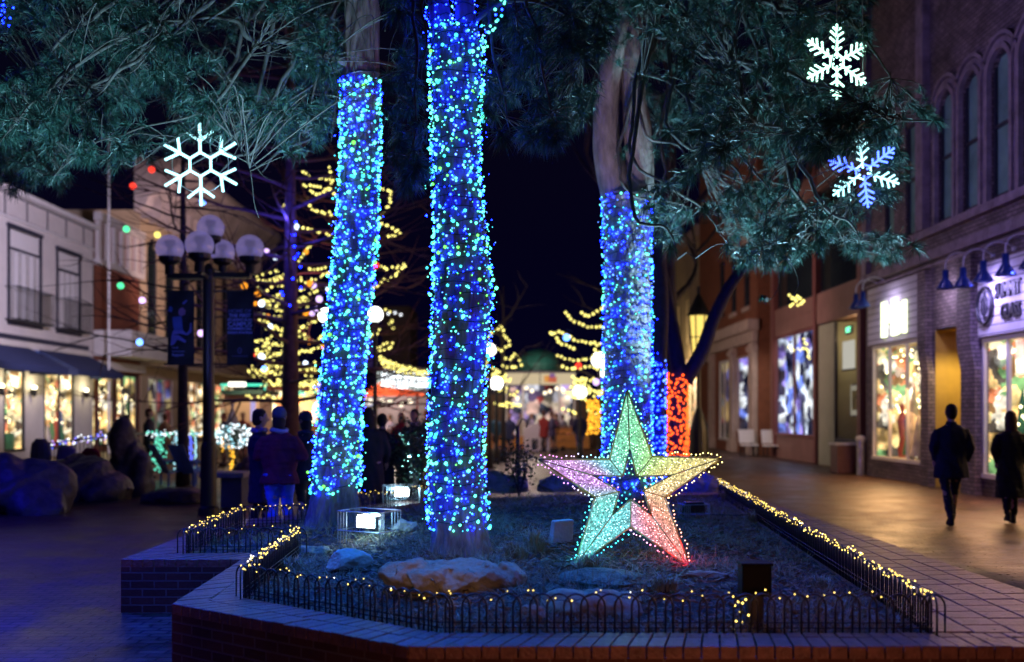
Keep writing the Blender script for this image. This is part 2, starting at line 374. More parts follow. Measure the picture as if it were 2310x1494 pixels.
# fallen needles and leaf bits on the coping and paving
V=[];Fc=[]; k=0
while k<2600:
    x=random.uniform(-8,6.5); y=random.uniform(4.9,14); 
    if inside((x,y),inn): continue
    z=ZC+.003 if inside((x,y),out) or (3.5<x<7 and y<5.6) else gz(x,y)+.004
    if y<5.3 and z<.4: continue
    k+=1; a=random.uniform(0,6.28); L=random.uniform(.01,.045) if k%4 else random.uniform(.05,.12); w_=.006 if k%4 else .0016; d=Vector((math.cos(a),math.sin(a),0)); q=Vector((-d.y,d.x,random.uniform(-.3,.3))); p=Vector((x,y,z)); bb=len(V)
    V+=[tuple(p),tuple(p+d*L*.5+q*w_+Vector((0,0,.003))),tuple(p+d*L),tuple(p+d*L*.5-q*w_+Vector((0,0,.002)))]; Fc.append((bb,bb+1,bb+2,bb+3))
o=npmesh('fallen_needles',V,Fc,mat('dead_leaf',(.16,.10,.05),.8,.6,30)); tag(o,'dead needles and leaf bits lying on the coping and paving',kind='stuff')
# hoop fences -------------------------------------------------------
def hoop_fence(a,c,label,warm,seed,zb=ZC-.02,h=.235,dens=1.0,br=.0075):
    a=Vector((a[0],a[1],zb)); c=Vector((c[0],c[1],zb)); d=c-a; L=d.length; d.normalize()
    root=thing('border_fence',label,'fence',a,group='low hoop fences around the planting bed')
    b=MB(); p=.092; k=int(L/p); w=.068
    for j in range(k+1):
        cen=a+d*(j*L/k); pts=[cen-d*w]; pts.append(cen-d*w+Vector((0,0,h-w)))
        for q in range(1,8): th=PI-PI*q/8; pts.append(cen+d*(w*math.cos(th))+Vector((0,0,h-w+w*math.sin(th))))
        pts+= [cen+d*w+Vector((0,0,h-w)),cen+d*w]
        b.tube(pts,.0058,6)
    b.build('hoops',M_iron,root,smooth=True)
    b=MB()
    for z in (.045,.075): b.tube([a+Vector((0,0,z)),c+Vector((0,0,z))],.0035,5)
    b.build('rail',M_iron,root)
    rnd=random.Random(seed); pts=[]; wire=[]
    m=int(L/.030*dens)
    for j in range(m):
        q=a+d*(L*(j+rnd.random())/m)+Vector((rnd.gauss(0,.012),rnd.gauss(0,.012),h+rnd.uniform(-.05,.015)))
        wire.append(q); pts.append((q+Vector((0,0,.008)),br*.62*rnd.uniform(.8,1.25),0 if rnd.random()<.93 else 1))
    lr=thing('light_string',warm,'string lights',a+Vector((0,0,h)))
    b=MB(); b.tube(wire,.002,4); b.build('wire',M_iron,lr)
    bulbs(lr,pts,[E_yel,emit('bulb_white',(1,.9,.75),5)],single=100)
hoop_fence(inn[1],inn[0],'low black hoop fence along the far left side of the planter','warm light string on the hoop fence along the far left planter side',1,dens=1.1)
hoop_fence(inn[1],inn[2],'short low black hoop fence facing front on the set back left step','few warm lights on the short hoop fence of the set back step',2,dens=.28)
hoop_fence(inn[3],inn[2],'low black hoop fence running back from the front left planter corner','dense warm light string on the fence running back from the front left corner',3,dens=1.5,br=.009)
hoop_fence(inn[3],(-.40,5.58),'slanted front hoop fence left of the long tan rock','sparse warm lights on the slanted front fence by the tan rock',4,dens=.42,br=.006)
hoop_fence((-.40,5.58),inn[5],'long straight hoop fence along the front edge below the star','sparse small lights on the long front fence below the star',5,dens=.38,br=.006)
hoop_fence(inn[5],inn[6],'long low hoop fence along the right side beside the walkway','dense warm light string along the right side fence',6,dens=1.15,br=.0085)
hoop_fence(inn[0],(-2.1,10.95),'low hoop fence along the back behind the left pine trunk','warm lights on the back fence left of the left pine trunk',7,dens=.8)
hoop_fence((-2.1,12.0),(-1.0,14.1),'low hoop fence at the back between the left and centre trunks','warm lights on the back fence right of the left pine trunk',8,dens=.5)

# ------------------------------------------------------------------ pines
def trunk_mesh(path,Y,name,parent,mt,ridge=.018,nseg=88,seed=0,dens=5,dy=None):
    """path: (py, cx, width) down to up"""
    pts=spline([(c,y,w) for (y,c,w) in path],dens)
    rows=[]
    for i,(c,y,w) in enumerate(pts):
        Yc=Y+(dy(y) if dy else 0); p=P(c,y,Yc); rows.append((p,w*Yc/F/2))
    # resample finely in height
    zs=[r[0].z for r in rows]; out_=[]
    for i in range(len(rows)-1):
        L=(rows[i+1][0]-rows[i][0]).length; k=max(1,int(L/.03))
        for j in range(k): t=j/k; out_.append((rows[i][0].lerp(rows[i+1][0],t),rows[i][1]*(1-t)+rows[i+1][1]*t))
    out_.append(rows[-1]); V=[]
    for (p,r) in out_:
        for k in range(nseg):
            a=2*PI*k/nseg; q=Vector((math.cos(a)*4.2*r/.25,math.sin(a)*4.2*r/.25,p.z*1.3+seed*5))
            nn=abs(noise.noise(q*1.1)); n2=noise.noise(Vector((math.cos(a)*9,math.sin(a)*9,p.z*3.5+seed)))
            d=-ridge*1.5*(1-min(1,nn*3.2))+ridge*.8*n2
            V.append((p.x+math.cos(a)*(r+d),p.y+math.sin(a)*(r+d),p.z+.0*d))
    m=len(out_); Fc=[(i*nseg+k,i*nseg+(k+1)%nseg,(i+1)*nseg+(k+1)%nseg,(i+1)*nseg+k) for i in range(m-1) for k in range(nseg)]
    return npmesh(name,V,Fc,mt,parent,smooth=True),out_
def wrap(rows,zlo,zhi,dens,label,seed,palette,name='trunk_lights',sizes=(.010,.017),extra=None,turns_gap=.10,single=100):
    """bulbs on a string wound round the trunk; palette(z)-> weights of CB"""
    rnd=random.Random(seed); rr=[r for r in rows if zlo<=r[0].z<=zhi]
    root=thing(name,label,'string lights',rr[0][0])
    pts=[];wire=[]; zc=zlo; a=rnd.random()*6
    zsr=[r[0].z for r in rr]
    def at(z):
        i=min(len(zsr)-1,bisect.bisect_left(zsr,z)); return rr[i]
    total=int((zhi-zlo)*dens)
    for k in range(total):
        if noise.noise(Vector((k*.35,seed,0)))<-.18: a+=2.399; continue
        z=zlo+(zhi-zlo)*(k+.5)/total; a+=2.399+rnd.gauss(0,.25)
        c,r=at(z+rnd.gauss(0,.05)); zz_=min(zhi,max(zlo,z+rnd.gauss(0,.06))); off=rnd.uniform(.012,.035)+(.05 if rnd.random()<.04 else 0)
        p=Vector((c.x+math.cos(a)*(r+off),c.y+math.sin(a)*(r+off),zz_))
        w=palette(z,rnd); 
        pts.append((p,(sizes[0]+(sizes[1]-sizes[0])*rnd.random()**2.2)*(1.0 if w in(0,3,4) else .66),w))
    b=MB(); th=0; z=zlo
    while z<zhi:
        c,r=at(z); r2=r+.012+.006*math.sin(th*5); b_=Vector((c.x+math.cos(th)*r2,c.y+math.sin(th)*r2,z+.02*math.sin(th*2.3))); wire.append(b_); th+=.35; z+=turns_gap*.35/(2*PI)
    b.tube(wire,.0042,4); b.build('wire',mat('green_wire',(.01,.03,.018),.6),root)
    bulbs(root,pts,CB,single=single); return root
def pal(g,bl,ic,se,li=0):
    def f(z,rnd):
        s=.35*math.sin(z*2.1+g*9)  # slow change up the trunk
        x=rnd.random()*(g+bl+ic+se+li); 
        for i,w in enumerate((g,bl,ic,se,li)):
            if x<w: return i
            x-=w
        return 1
    return f
# limbs/needles
class Pine:
    def __init__(s,label,base,loclabel): s.root=thing('pine_tree',label,'tree',base); s.limbs=[]; s.lb=MB(); s.tw=MB(); s.T=[]
    def limb(s,pts,r0,r1,wig=.02):
        q=spline([tuple(p) for p in pts],7); n=len(q); v=[Vector(p)+Vector((noise.noise(Vector(p)*3),noise.noise(Vector(p)*3+Vector((9,0,0))),noise.noise(Vector(p)*3+Vector((0,9,0)))))*wig*3 for p in q]
        s.lb.tube(v,[r0+(r1-r0)*i/(n-1) for i in range(n)],7); s.limbs+=v
    def tuft(s,p,d,scale=1,n=64): s.T.append((p,d,scale,n))
    def fill(s,poly,Yr,count,holes=(),outward=(0,0,0),reach=1.4,scale=1,twig=.004,sep=.0):
        L=np.array([tuple(v) for v in s.limbs]); done=0; tries=0
        x0=min(p[0] for p in poly);x1=max(p[0] for p in poly);y0=min(p[1] for p in poly);y1=max(p[1] for p in poly)
        while done<count and tries<count*30:
            tries+=1; px=random.uniform(x0,x1); py=random.uniform(y0,y1)
            if not inside((px,py),poly): continue
            if any(((px-h[0])/h[2])**2+((py-h[1])/h[3])**2<random.uniform(.5,1.1) for h in holes): continue
            Y=random.uniform(*Yr)
            if noise.noise(Vector((px*.006,py*.009,Y*.35)))<-.02+.0*sep: continue
            T=P(px,py,Y); dd=((L-np.array(tuple(T)))**2).sum(1); i=int(dd.argmin()); A=Vector(L[i]); 
            dist=math.sqrt(dd[i])
            if dist>reach:
                A=A.lerp(T,1-reach/dist)   # carried by a side branch of its limb
                s.tw.tube([Vector(L[i]),Vector(L[i]).lerp(A,.5)+Vector((0,0,.06)),A],[twig*1.5,twig*1.2,twig*1.0],5)
            mid=A.lerp(T,.55)+Vector((random.gauss(0,.06),random.gauss(0,.06),random.uniform(.0,.14)))
            q=[Vector(v) for v in spline([tuple(A),tuple(mid),tuple(T)],5)]
            s.tw.tube(q,[twig*(1.4-.9*k/(len(q)-1)) for k in range(len(q))],4,cap=False); done+=1
            d=(q[-1]-q[-3]).normalized()
            s.tuft(T,d,scale*random.uniform(.75,1.15),random.randint(46,80))
            for k in (-3,-5):
                if random.random()<.7 and dist>.25:
                    s.tuft(q[k],(q[k+1]-q[k]).normalized()*.6+Vector((random.gauss(0,.5),random.gauss(0,.5),random.gauss(0,.5))),scale*random.uniform(.55,.85),random.randint(22,40))
    def finish(s,trunkrows=None):
        s.lb.build('branches',M_twig,s.root,smooth=True)
        if s.tw.v: s.tw.build('twigs',M_twig,s.root,smooth=True)
        VV=[];n0=0
        for (p,d,sc_,n) in s.T:
            d=Vector(d).normalized(); D=np.array(tuple(d)); 
            v=RNG.normal(size=(n,3)); v/=np.linalg.norm(v,axis=1)[:,None]
            dirs=v*RNG.uniform(.55,1.0,(n,1))+D*RNG.uniform(.35,1.15,(n,1)); dirs/=np.linalg.norm(dirs,axis=1)[:,None]
            ln=.155*sc_*RNG.uniform(.6,1.1,(n,1)); base=np.array(tuple(p))-D*RNG.uniform(0,.06,(n,1))*sc_
            side=np.cross(dirs,RNG.normal(size=(n,3))); side/=np.linalg.norm(side,axis=1)[:,None]; side*=.0021
            mid=base+dirs*ln*.55; tip=base+dirs*ln+np.array([0,0,-1])*ln*RNG.uniform(.05,.28,(n,1))
            VV.append(np.stack([base-side,base+side,mid+side,tip,mid-side],1).reshape(-1,3))
        V=np.concatenate(VV); k=len(V)//5; I=np.arange(k)[:,None]*5
        Fc=np.concatenate([I+np.array([[0,1,2,4]])]); Ft=I+np.array([[4,2,3,3]])
        V2=V; tri=np.concatenate([I+np.array([[0,1,2]]),I+np.array([[0,2,4]]),I+np.array([[4,2,3]])])
        npmesh('needles',V2,tri,M_needle,s.root)
# trunks
YL,YC,YR=10.3,8.15,12.0
pl=Pine('left pine with bark bare above its green and blue light wrap','',None) if False else None
def mkpine(label,base): 
    q=Pine(label,base,None); return q
PL=mkpine('left pine, straight trunk wrapped in blue and green lights below bare bark',G(755,1165,.45))
PC=mkpine('centre pine nearest the camera, forked at the top, wrapped in lights',G(1038,1258,.45))
PR=mkpine('right pine behind the star with two bare stems above its light wrap',(1.39,12.0,.45))
lt,rowL=trunk_mesh([(1190,750,138),(1165,752,122),(1100,757,106),(1000,762,97),(900,769,94),(800,777,91),(700,786,89),(600,797,88),(500,805,88),(400,810,85),(300,813,84),(200,813,82),(100,815,80),(0,817,79),(-300,820,74),(-700,822,60)],YL,'trunk',PL.root,M_bark,seed=1)
ct,rowC=trunk_mesh([(1285,1040,170),(1258,1040,152),(1225,1037,138),(1180,1035,128),(1100,1030,124),(1000,1028,120),(900,1030,120),(800,1036,123),(700,1043,126),(620,1042,123),(550,1040,112),(450,1034,104),(350,1029,100),(250,1028,104),(150,1030,114),(85,1030,108),(70,1030,80)],YC,'trunk',PC.root,M_bark,seed=2,ridge=.02)
rt,rowR=trunk_mesh([(1170,1415,122),(1140,1415,112),(1000,1415,107),(800,1416,104),(600,1415,103),(480,1414,105),(452,1412,108),(440,1412,104)],YR,'trunk',PR.root,M_bark2,seed=3,ridge=.008)
FK=[]
for path in ([(130,1003,60),(60,995,52),(0,987,46),(-200,960,42),(-500,930,36)],[(130,1052,60),(60,1052,50),(0,1047,42),(-200,1060,38),(-500,1075,34)]): FK.append(trunk_mesh(path,YC,'trunk_fork',PC.root,M_bark,seed=4,nseg=32)[1])
for path in ([(520,1402,80),(450,1396,80),(390,1380,72),(330,1369,64),(250,1368,57),(150,1380,52),(50,1400,46),(-200,1415,40),(-500,1430,34)],[(520,1430,72),(450,1437,70),(390,1444,64),(300,1439,64),(200,1430,52),(100,1428,48),(-100,1450,42),(-500,1480,34)]): trunk_mesh(path,YR,'trunk_fork',PR.root,M_bark2,seed=5,nseg=36,ridge=.006)
zL=lambda y,Y: CAMZ-(y-HZ)*Y/F
wrap(rowL,zL(1110,YL),zL(185,YL),760,'blue and green lights wound round the left pine trunk',11,pal(.60,.70,.30,.48,.06),sizes=(.007,.023))
wrap(rowC,zL(1190,YC),zL(60,YC),860,'blue and green lights wound round the centre pine trunk',12,pal(.62,.72,.28,.34,.10),sizes=(.005,.0185))
wrap(rowR,zL(1110,YR),zL(448,YR),620,'dense ice blue and teal lights wound round the right pine trunk',13,pal(.36,.8,.5,.36),sizes=(.009,.0175))
for k_,rw in enumerate(FK): wrap(rw,zL(95,YC),zL(-90,YC),170,['blue lights climbing the left stem of the centre pine fork','blue lights climbing the right stem of the centre pine fork'][k_],31+k_,pal(.1,1.2,.2,.05),sizes=(.008,.014),single=30)
# the turquoise string climbing the branch beside the centre fork
root=thing('light_string','turquoise light string climbing off to the right of the centre fork','string lights',P(1075,130,8.0))
q=[P(1075,140,7.9),P(1090,105,7.9),P(1105,70,7.9),P(1120,50,7.9),P(1133,15,7.9),P(1128,-20,7.9)]; w=along(q,.022,.018)
b=MB(); b.tube(w,.002,4); b.build('wire',M_iron,root); bulbs(root,[(p,random.uniform(.009,.014),random.choice((0,0,3,1))) for p in w],CB,single=20)
# black straps on trunks
for (rows,y,Y) in ((rowL,172,YL),(rowL,205,YL),(rowR,443,YR)):
    z=zL(y,Y); c,r=min(rows,key=lambda t:abs(t[0].z-z)); b=MB(); b.tube([Vector((c.x+math.cos(a)*(r+.006),c.y+math.sin(a)*(r+.006),z+.03*math.sin(a+1))) for a in [2*PI*k/28 for k in range(29)]],.009,6); b.build('strap',M_iron,PL.root if rows is rowL else PR.root)
# limbs : left pine
top=P(817,-250,YL)
PL.limb([P(775,142,YL-.1),P(700,112,YL-.3),P(640,92,YL-.5),P(560,84,YL-.7),P(530,48,YL-.8),P(450,40,YL-.9),P(300,60,YL-.9)],.045,.010,.015)
PL.limb([P(815,-300,YL),P(740,-60,YL-.5),P(660,8,YL-.8),P(615,45,YL-.9),P(570,110,YL-1),P(515,195,YL-1),P(475,255,YL-1),P(462,300,YL-1)],.035,.012,.01)
PL.limb([P(775,150,YL),P(705,190,YL-.4),P(640,228,YL-.6),P(560,250,YL-.7),P(470,248,YL-.8),P(400,270,YL-.8),P(300,295,YL-.7),P(200,330,YL-.6),P(120,400,YL-.4)],.016,.006,.008)
PL.limb([P(790,-40,YL-.1),P(752,30,YL-.4),P(735,90,YL-.5),P(725,150,YL-.6),P(700,230,YL-.5),P(690,300,YL-.4)],.022,.006,.01)
PL.limb([P(462,262,YL-1),P(420,300,YL-1),P(370,330,YL-.9),P(300,380,YL-.8)],.010,.004)
PL.limb([P(470,250,YL-1),P(520,300,YL-1.1),P(560,360,YL-1.2),P(575,420,YL-1.2),P(580,490,YL-1.1)],.008,.003)
PL.limb([P(515,275,YL-1.1),P(545,330,YL-1.1),P(590,390,YL-1),P(618,412,YL-1)],.005,.002)
for k in range(14):
    ex=random.uniform(-60,640); ey=random.uniform(-40,400); Y=random.uniform(8.2,12.2)
    PL.limb([P(817,random.uniform(-700,-150),YL),P((817+ex)/2+40,min(ey,-60)-60+random.uniform(-60,60),(YL+Y)/2),P(ex+90,ey-80,Y),P(ex,ey,Y),P(ex-50,ey+50,Y)],.035,.005,.03)
PL.fill([(-60,-80),(775,-80),(765,330),(700,365),(620,345),(560,310),(420,300),(370,400),(300,385),(215,385),(130,430),(-60,450)],(8.3,12.4),760,holes=[(35,110,75,65),(610,150,50,70),(255,470,120,60)],reach=.9)
# dangling bare twigs left
for k in range(34):
    px=random.uniform(60,960) ; py=random.uniform(-40,260); Y=random.uniform(7.6,9.8); L=random.uniform(60,190); dx=random.uniform(-140,60) if px<760 else random.uniform(-50,60)
    q=[P(px,py,Y),P(px+dx*.5,py+L*.35,Y),P(px+dx*.8,py+L*.75,Y+.05),P(px+dx,py+L,Y+.1)]
    A=min(PL.limbs,key=lambda v:(v-q[0]).length); q=[A,A.lerp(q[0],.6)+Vector((0,0,.08))]+q
    PL.tw.tube([Vector(v) for v in spline([tuple(v) for v in q],5)],[.006-.0045*i/25 for i in range(26)],4,cap=False)
# centre pine
for (ex,ey,Y) in ((930,340,7.8),(905,210,8.6),(960,120,7.7),(1130,250,8.0),(1240,250,7.9),(1200,100,8.4),(1300,120,8.6),(1160,20,7.6),(1340,20,8.2),(880,60,8.8)):
    sx=960 if ex<1030 else 1062
    PC.limb([P(sx,-350,YC),P((sx+ex)/2,-160+ey*.1,(YC+Y)/2),P(ex*.8+sx*.2,ey*.4-40,Y),P(ex,ey-40,Y),P(ex+(8 if ex>1030 else -8),ey+10,Y)],.022,.005,.02)
PC.limb([P(1060,60,YC),P(1130,10,YC-.2),P(1200,0,YC-.2),P(1260,25,YC-.1),P(1330,72,YC)],.022,.008,.006)
PC.fill([(860,-80),(960,-80),(962,420),(900,430),(872,300),(868,100)],(7.4,8.8),60,reach=.5)
PC.fill([(1090,-80),(1400,-80),(1365,140),(1335,270),(1250,330),(1160,320),(1100,330)],(7.4,9.6),300,reach=.6,holes=[(1180,260,40,40)])
for (px,py,Y,s_) in ((1250,318,7.7,1.05),(1130,312,7.7,1.1),(940,385,7.6,1.25),(915,420,7.8,1.0),(1212,240,7.9,.9),(900,330,7.9,1.0)):
    T=P(px,py,Y); A=min(PC.limbs,key=lambda v:(v-T).length); q=[Vector(v) for v in spline([tuple(A),tuple(A.lerp(T,.5)+Vector((.05,0,-.04))),tuple(T)],6)]
    PC.tw.tube(q,.005,5); PC.tuft(T,(0,-.1,-.6),s_,110); PC.tuft(T+Vector((.02,0,.04)),(.2,0,-.1),s_,60)
# right pine
for k in range(16):
    ex=random.uniform(1480,2080); ey=random.uniform(0,560); Y=random.uniform(8.5,13.0)
    PR.limb([P(1450,random.uniform(-600,0),YR),P((1450+ex)/2,min(ey,100)-110,(YR+Y)/2),P(ex-90,ey-90,Y),P(ex,ey-10,Y),P(ex+30,ey+50,Y)],.035,.005,.03)
PR.limb([P(1440,160,YR),P(1500,180,YR-.6),P(1570,235,YR-1.2),P(1610,270,YR-1.5),P(1665,345,YR-1.8),P(1730,420,YR-2)],.03,.008,.01)
PR.limb([P(1450,60,YR),P(1560,110,YR-1.5),P(1700,140,YR-2.5),P(1850,190,YR-3.2),P(2000,260,YR-3.8),P(2100,270,YR-4)],.035,.006,.02)
PR.limb([P(1735,520,YR-2),P(1750,590,YR-2),P(1758,640,YR-2),P(1735,680,YR-2),P(1712,672,YR-2)],.006,.003)
PR.limb([P(1750,540,YR-2),P(1785,600,YR-2),P(1800,640,YR-2),P(1795,668,YR-2)],.006,.003)
PR.fill([(1400,-80),(1965,-80),(1965,60),(1930,200),(2000,250),(2110,240),(2115,330),(2060,400),(2000,470),(2070,560),(1990,600),(1900,560),(1800,595),(1700,610),(1600,560),(1540,600),(1490,620),(1462,500),(1475,260),(1440,140)],(8.6,13.0),960,holes=[(1890,140,66,66),(1950,392,60,60)],reach=.8)
PR.fill([(1600,200),(1900,230),(2110,240),(2110,330),(1930,330),(1700,420),(1560,330)],(7.6,8.6),70,reach=.7,holes=[(1890,140,80,90),(1950,392,50,50)])
PR.fill([(1340,-80),(1480,-80),(1470,130),(1400,150),(1340,120)],(10.5,12.5),70,reach=.6)
for (px,py,Y,s_) in ((1512,560,9.5,1.1),(1720,672,10,.55),(1400,350,11.7,.7),(1415,330,11.6,.6),(1640,560,9.6,1.1),(1590,470,9.5,1)):
    PR.tuft(P(px,py,Y),(0,-.2,-.5),s_,90)
for p_ in (PL,PC,PR): p_.finish()

# ------------------------------------------------------------------ generic bare trees
def bare_tree(label,base,h,r,seed,mt,spread=.55,levels=4,group=None,name='bare_tree',lean=(0,0,1),start=.35,kids=5,straight=False,twn=0):
    rnd=random.Random(seed); root=thing(name,label,'tree',base,group=group); base=Vector(base)
    tb=MB(); bb=MB(); tips=[]
    n=10; pts=[base+Vector(lean)*h*i/n+Vector((rnd.gauss(0,.02),rnd.gauss(0,.02),0))*h*.12*(i>0)*(0 if straight else 1) for i in range(n+1)]
    tb.tube(pts,[r*(1-.75*i/n)*(1.25 if i==0 else 1) for i in range(n+1)],12); tb.build('trunk',mt,root,smooth=True)
    def grow(p,d,L,r,lv):
        k=5; q=[p]; dd=d.copy()
        for i in range(k): dd=(dd+Vector((rnd.gauss(0,.13),rnd.gauss(0,.13),rnd.gauss(.02,.1)))).normalized(); q.append(q[-1]+dd*L/k)
        bb.tube(q,[r*(1-.7*i/k) for i in range(k+1)],4 if lv>1 else 6,cap=False); tips.append(q)
        if lv<levels:
            for j in range(rnd.randint(3,4)):
                a=q[rnd.randint(2,k)]; nd=(dd+Vector((rnd.gauss(0,spread),rnd.gauss(0,spread),rnd.gauss(.0,spread*.7)))).normalized(); grow(a,nd,L*rnd.uniform(.45,.7),r*.5,lv+1)
    nb=kids
    for j in range(nb):
        t=start+(1-start)*j/nb+rnd.uniform(0,.03); i=min(n-1,int(t*n)); p=pts[i].lerp(pts[i+1],t*n-i); a=j*2.4+rnd.random()
        up=.08 if straight else rnd.uniform(.4,1.0); d=Vector((math.cos(a),math.sin(a),up)).normalized()
        grow(p,d,h*(.30*(1-t*.75)+.06) if straight else h*.35*(1-.3*t),r*(.22 if straight else .45),1)
    bb.build('branches',mt,root,smooth=True); return root,tips
def light_tree(root_label,tips,count,mts,seed,r=.045,choose=lambda q:True,name='light_string'):
    rnd=random.Random(seed); q=[t for t in tips if choose(t)]; rnd.shuffle(q)
    return q[:count]

M_cyp=mat('russet_bark',(.16,.085,.07),.9,.4,6)
# tree carrying blue lit trunk (left middle)
bt,tp=bare_tree('tall bare tree with a blue lit trunk behind the lamp post',(-10.6*.44*1.05,22,0),10.5,.22,3,M_cyp,kids=46,straight=True,levels=3,start=.16,spread=.5)
bt2,tp2=bare_tree('bare straight tree standing between the yellow facade and the lamp post',(-7.6,23,0),8.6,.14,4,M_dbark,kids=30,straight=True,levels=2,start=.3,spread=.35)
bt3,tp3=bare_tree('leafless tree wrapped in yellow lights left of the central kiosk',(-.3,34,0),6.0,.10,5,M_dbark,kids=7,levels=2,start=.3)
bt4,tp4=bare_tree('leafless tree wrapped in yellow lights right of the central kiosk',(3.2,32,0),6.2,.11,6,M_dbark,kids=8,levels=2,start=.3)
bt5,tp5=bare_tree('dark leafless tree rising behind the right pine into the night sky',(3.8,24,0),12.0,.25,8,M_dbark,kids=10,levels=3,start=.35)
bt6,tp6=bare_tree('leafless tree full of yellow lights behind the left pine trunk',(-4.6,27,0),8.4,.2,9,M_cyp,kids=26,straight=True,levels=2,start=.2)
# the forked trunk wrapped in red lights
root=thing('bare_tree','dark forked tree with its lower trunk wrapped in red lights','tree',(2.85,17,0)); b=MB()
b.tube([Vector(v) for v in spline([tuple(P(1528,1142,17)),tuple(P(1526,1000,17)),tuple(P(1532,850,17)),tuple(P(1530,830,17))],5)],[.21,.19,.18,.17]+[.15]*12,14)
b.build('trunk',M_dbark,root,smooth=True); b=MB()
b.tube([Vector(v) for v in spline([tuple(P(1532,850,17)),tuple(P(1520,760,17)),tuple(P(1500,650,17)),tuple(P(1490,560,17.2)),tuple(P(1500,300,17.5))],5)],[.15-.004*i for i in range(21)],10)
b.tube([Vector(v) for v in spline([tuple(P(1545,860,17)),tuple(P(1585,790,16.9)),tuple(P(1610,720,16.8)),tuple(P(1650,640,16.6)),tuple(P(1700,585,16.4)),tuple(P(1775,535,16.2)),tuple(P(1790,450,16.2)),tuple(P(1840,300,16.2))],5)],[.14-.0025*i for i in range(36)],10)
b.build('limbs',mat('blue_dark_bark',(.02,.02,.03),.8,.35,12,bump=.6),root,smooth=True)
lr=thing('trunk_lights','red orange lights wound round the forked tree behind the star','string lights',P(1530,1060,17)); rnd=random.Random(5); pts=[]
for k in range(420):
    a=k*2.399+rnd.gauss(0,.2); y=845+(1075-845)*(k+.5)/420+rnd.gauss(0,5); c=P(1530,y,17); rr_=.175; pts.append((Vector((c.x+math.cos(a)*rr_,c.y+math.sin(a)*rr_,c.z)),rnd.uniform(.015,.024),0))
bulbs(lr,pts,[E_red],single=100)
root=thing('bare_tree','dark slender tree with a blue light wrap touching the right pine in view','tree',P(1482,1150,15)); b=MB()
b.tube([Vector(v) for v in spline([tuple(P(1480,1160,15)),tuple(P(1482,900,15)),tuple(P(1490,700,15)),tuple(P(1485,560,15)),tuple(P(1500,300,15))],5)],[.13]*21,10); b.build('trunk',M_dbark,root,smooth=True)
b=MB(); b.tube([P(1488,700,15),P(1465,600,15),P(1462,430,15)],[.08,.06,.04],8); b.build('limbs',M_dbark,root,smooth=True)
lr=thing('trunk_lights','deep blue lights wound round the slender tree beside the right pine','string lights',P(1480,1060,15)); pts=[]
for k in range(330):
    a=k*2.399+rnd.gauss(0,.2); y=815+(1090-815)*(k+.5)/330+rnd.gauss(0,5); c=P(1478,y,15); pts.append((Vector((c.x+math.cos(a)*.16,c.y+math.sin(a)*.16,c.z)),rnd.uniform(.014,.02),1 if rnd.random()<.6 else 2))
bulbs(lr,pts,CB,single=80)

# strings of yellow lights on branches ---------------------------------
def ystring(label,lines,Y,r,step,mt=None,cat='string lights',single=40,jit=.02,group=None,wiremat=None,dY=.6):
    mt=mt or E_yelf; pts=[]; c0=P(lines[0][0][0],lines[0][0][1],Y); root=thing('light_string',label,cat,c0,group=group); b=MB()
    for i,l in enumerate(lines):
        yy=Y+random.uniform(-dY,dY); q=[Vector(v) for v in spline([tuple(P(a,c,yy)) for a,c in l],5)]; w=along(q,step,jit)
        b.tube(q,.006,4,cap=False)
        pts+=[(p,r*random.uniform(.8,1.2),0) for p in w]
    b.build('wire',wiremat or M_dbark,root,smooth=True); bulbs(root,pts,[mt],single=single,tmpl=OCT); return root
top_l=[[(683,388),(703,399),(725,405),(752,405)],[(683,418),(719,424),(752,429)],[(745,380),(750,400),(745,430)],[(692,449),(703,468),(725,481),(749,484)],[(700,430),(720,440),(735,428),(750,436)],[(656,457),(640,465),(648,484),(661,498)],[(686,512),(719,525),(744,531),(735,540)],[(851,427),(881,432),(875,468),(856,498),(878,512),(903,524),(878,533)],[(853,599),(885,605),(917,599),(889,621),(840,649)],[(703,550),(690,570),(672,591)]]
ystring('yellow light string outlining the upper branches beside the left pine trunk',top_l,24,.036,.085)
low=[]
for k in range(64):
    x=random.uniform(555,700); y=random.uniform(600,905) if k%3 else random.uniform(780,905); t_=random.uniform(-.35,.35); l_=random.uniform(.5,1.25); low.append([(x,y),(x+20*l_,y+random.uniform(-4,14)+8*t_),(x+48*l_,y+random.uniform(-6,16)+22*t_),(x+75*l_,y+random.uniform(-12,10)+40*t_)])
ystring('many tiers of yellow lights sagging between the lamp post and left pine',low,26,.036,.10)
ystring('yellow light string between the white globe lamp and centre trunk',[[(834,761),(848,752),(862,742)],[(848,783),(870,778),(892,772)],[(850,790),(875,787),(890,776)],[(870,700),(880,702)],[(878,735),(884,722)]],27,.04,.11)
ystring('bright yellow fringe of lights above the white lit stall',[[(859,813),(889,827),(922,835),(966,841)],[(862,820),(890,834),(925,843),(962,848)],[(858,808),(885,820),(915,829),(950,836)]],33,.06,.11)
rl=[[(1275,706),(1293,724),(1317,735),(1345,739),(1366,737)],[(1313,704),(1329,714),(1345,704),(1362,690)],[(1241,751),(1265,749),(1289,763),(1317,773),(1361,775)],[(1247,755),(1269,777),(1301,785)],[(1257,803),(1289,811),(1321,813),(1350,801)],[(1270,829),(1300,832),(1330,828),(1362,838)],[(1345,780),(1350,800),(1362,820)]]
for k in range(16): x=random.uniform(1270,1335); y=random.uniform(835,935); rl.append([(x,y),(x+15,y+6),(x+32,y+random.uniform(-4,8))])
ystring('yellow light string tracing the tree right of the kiosk',rl,32,.05,.14)
ll=[[(1131,737),(1113,749),(1097,761)],[(1131,737),(1139,757),(1151,773),(1133,789),(1100,797)],[(1133,805),(1153,811),(1161,799),(1181,825)],[(1095,770),(1100,800),(1096,830)]]
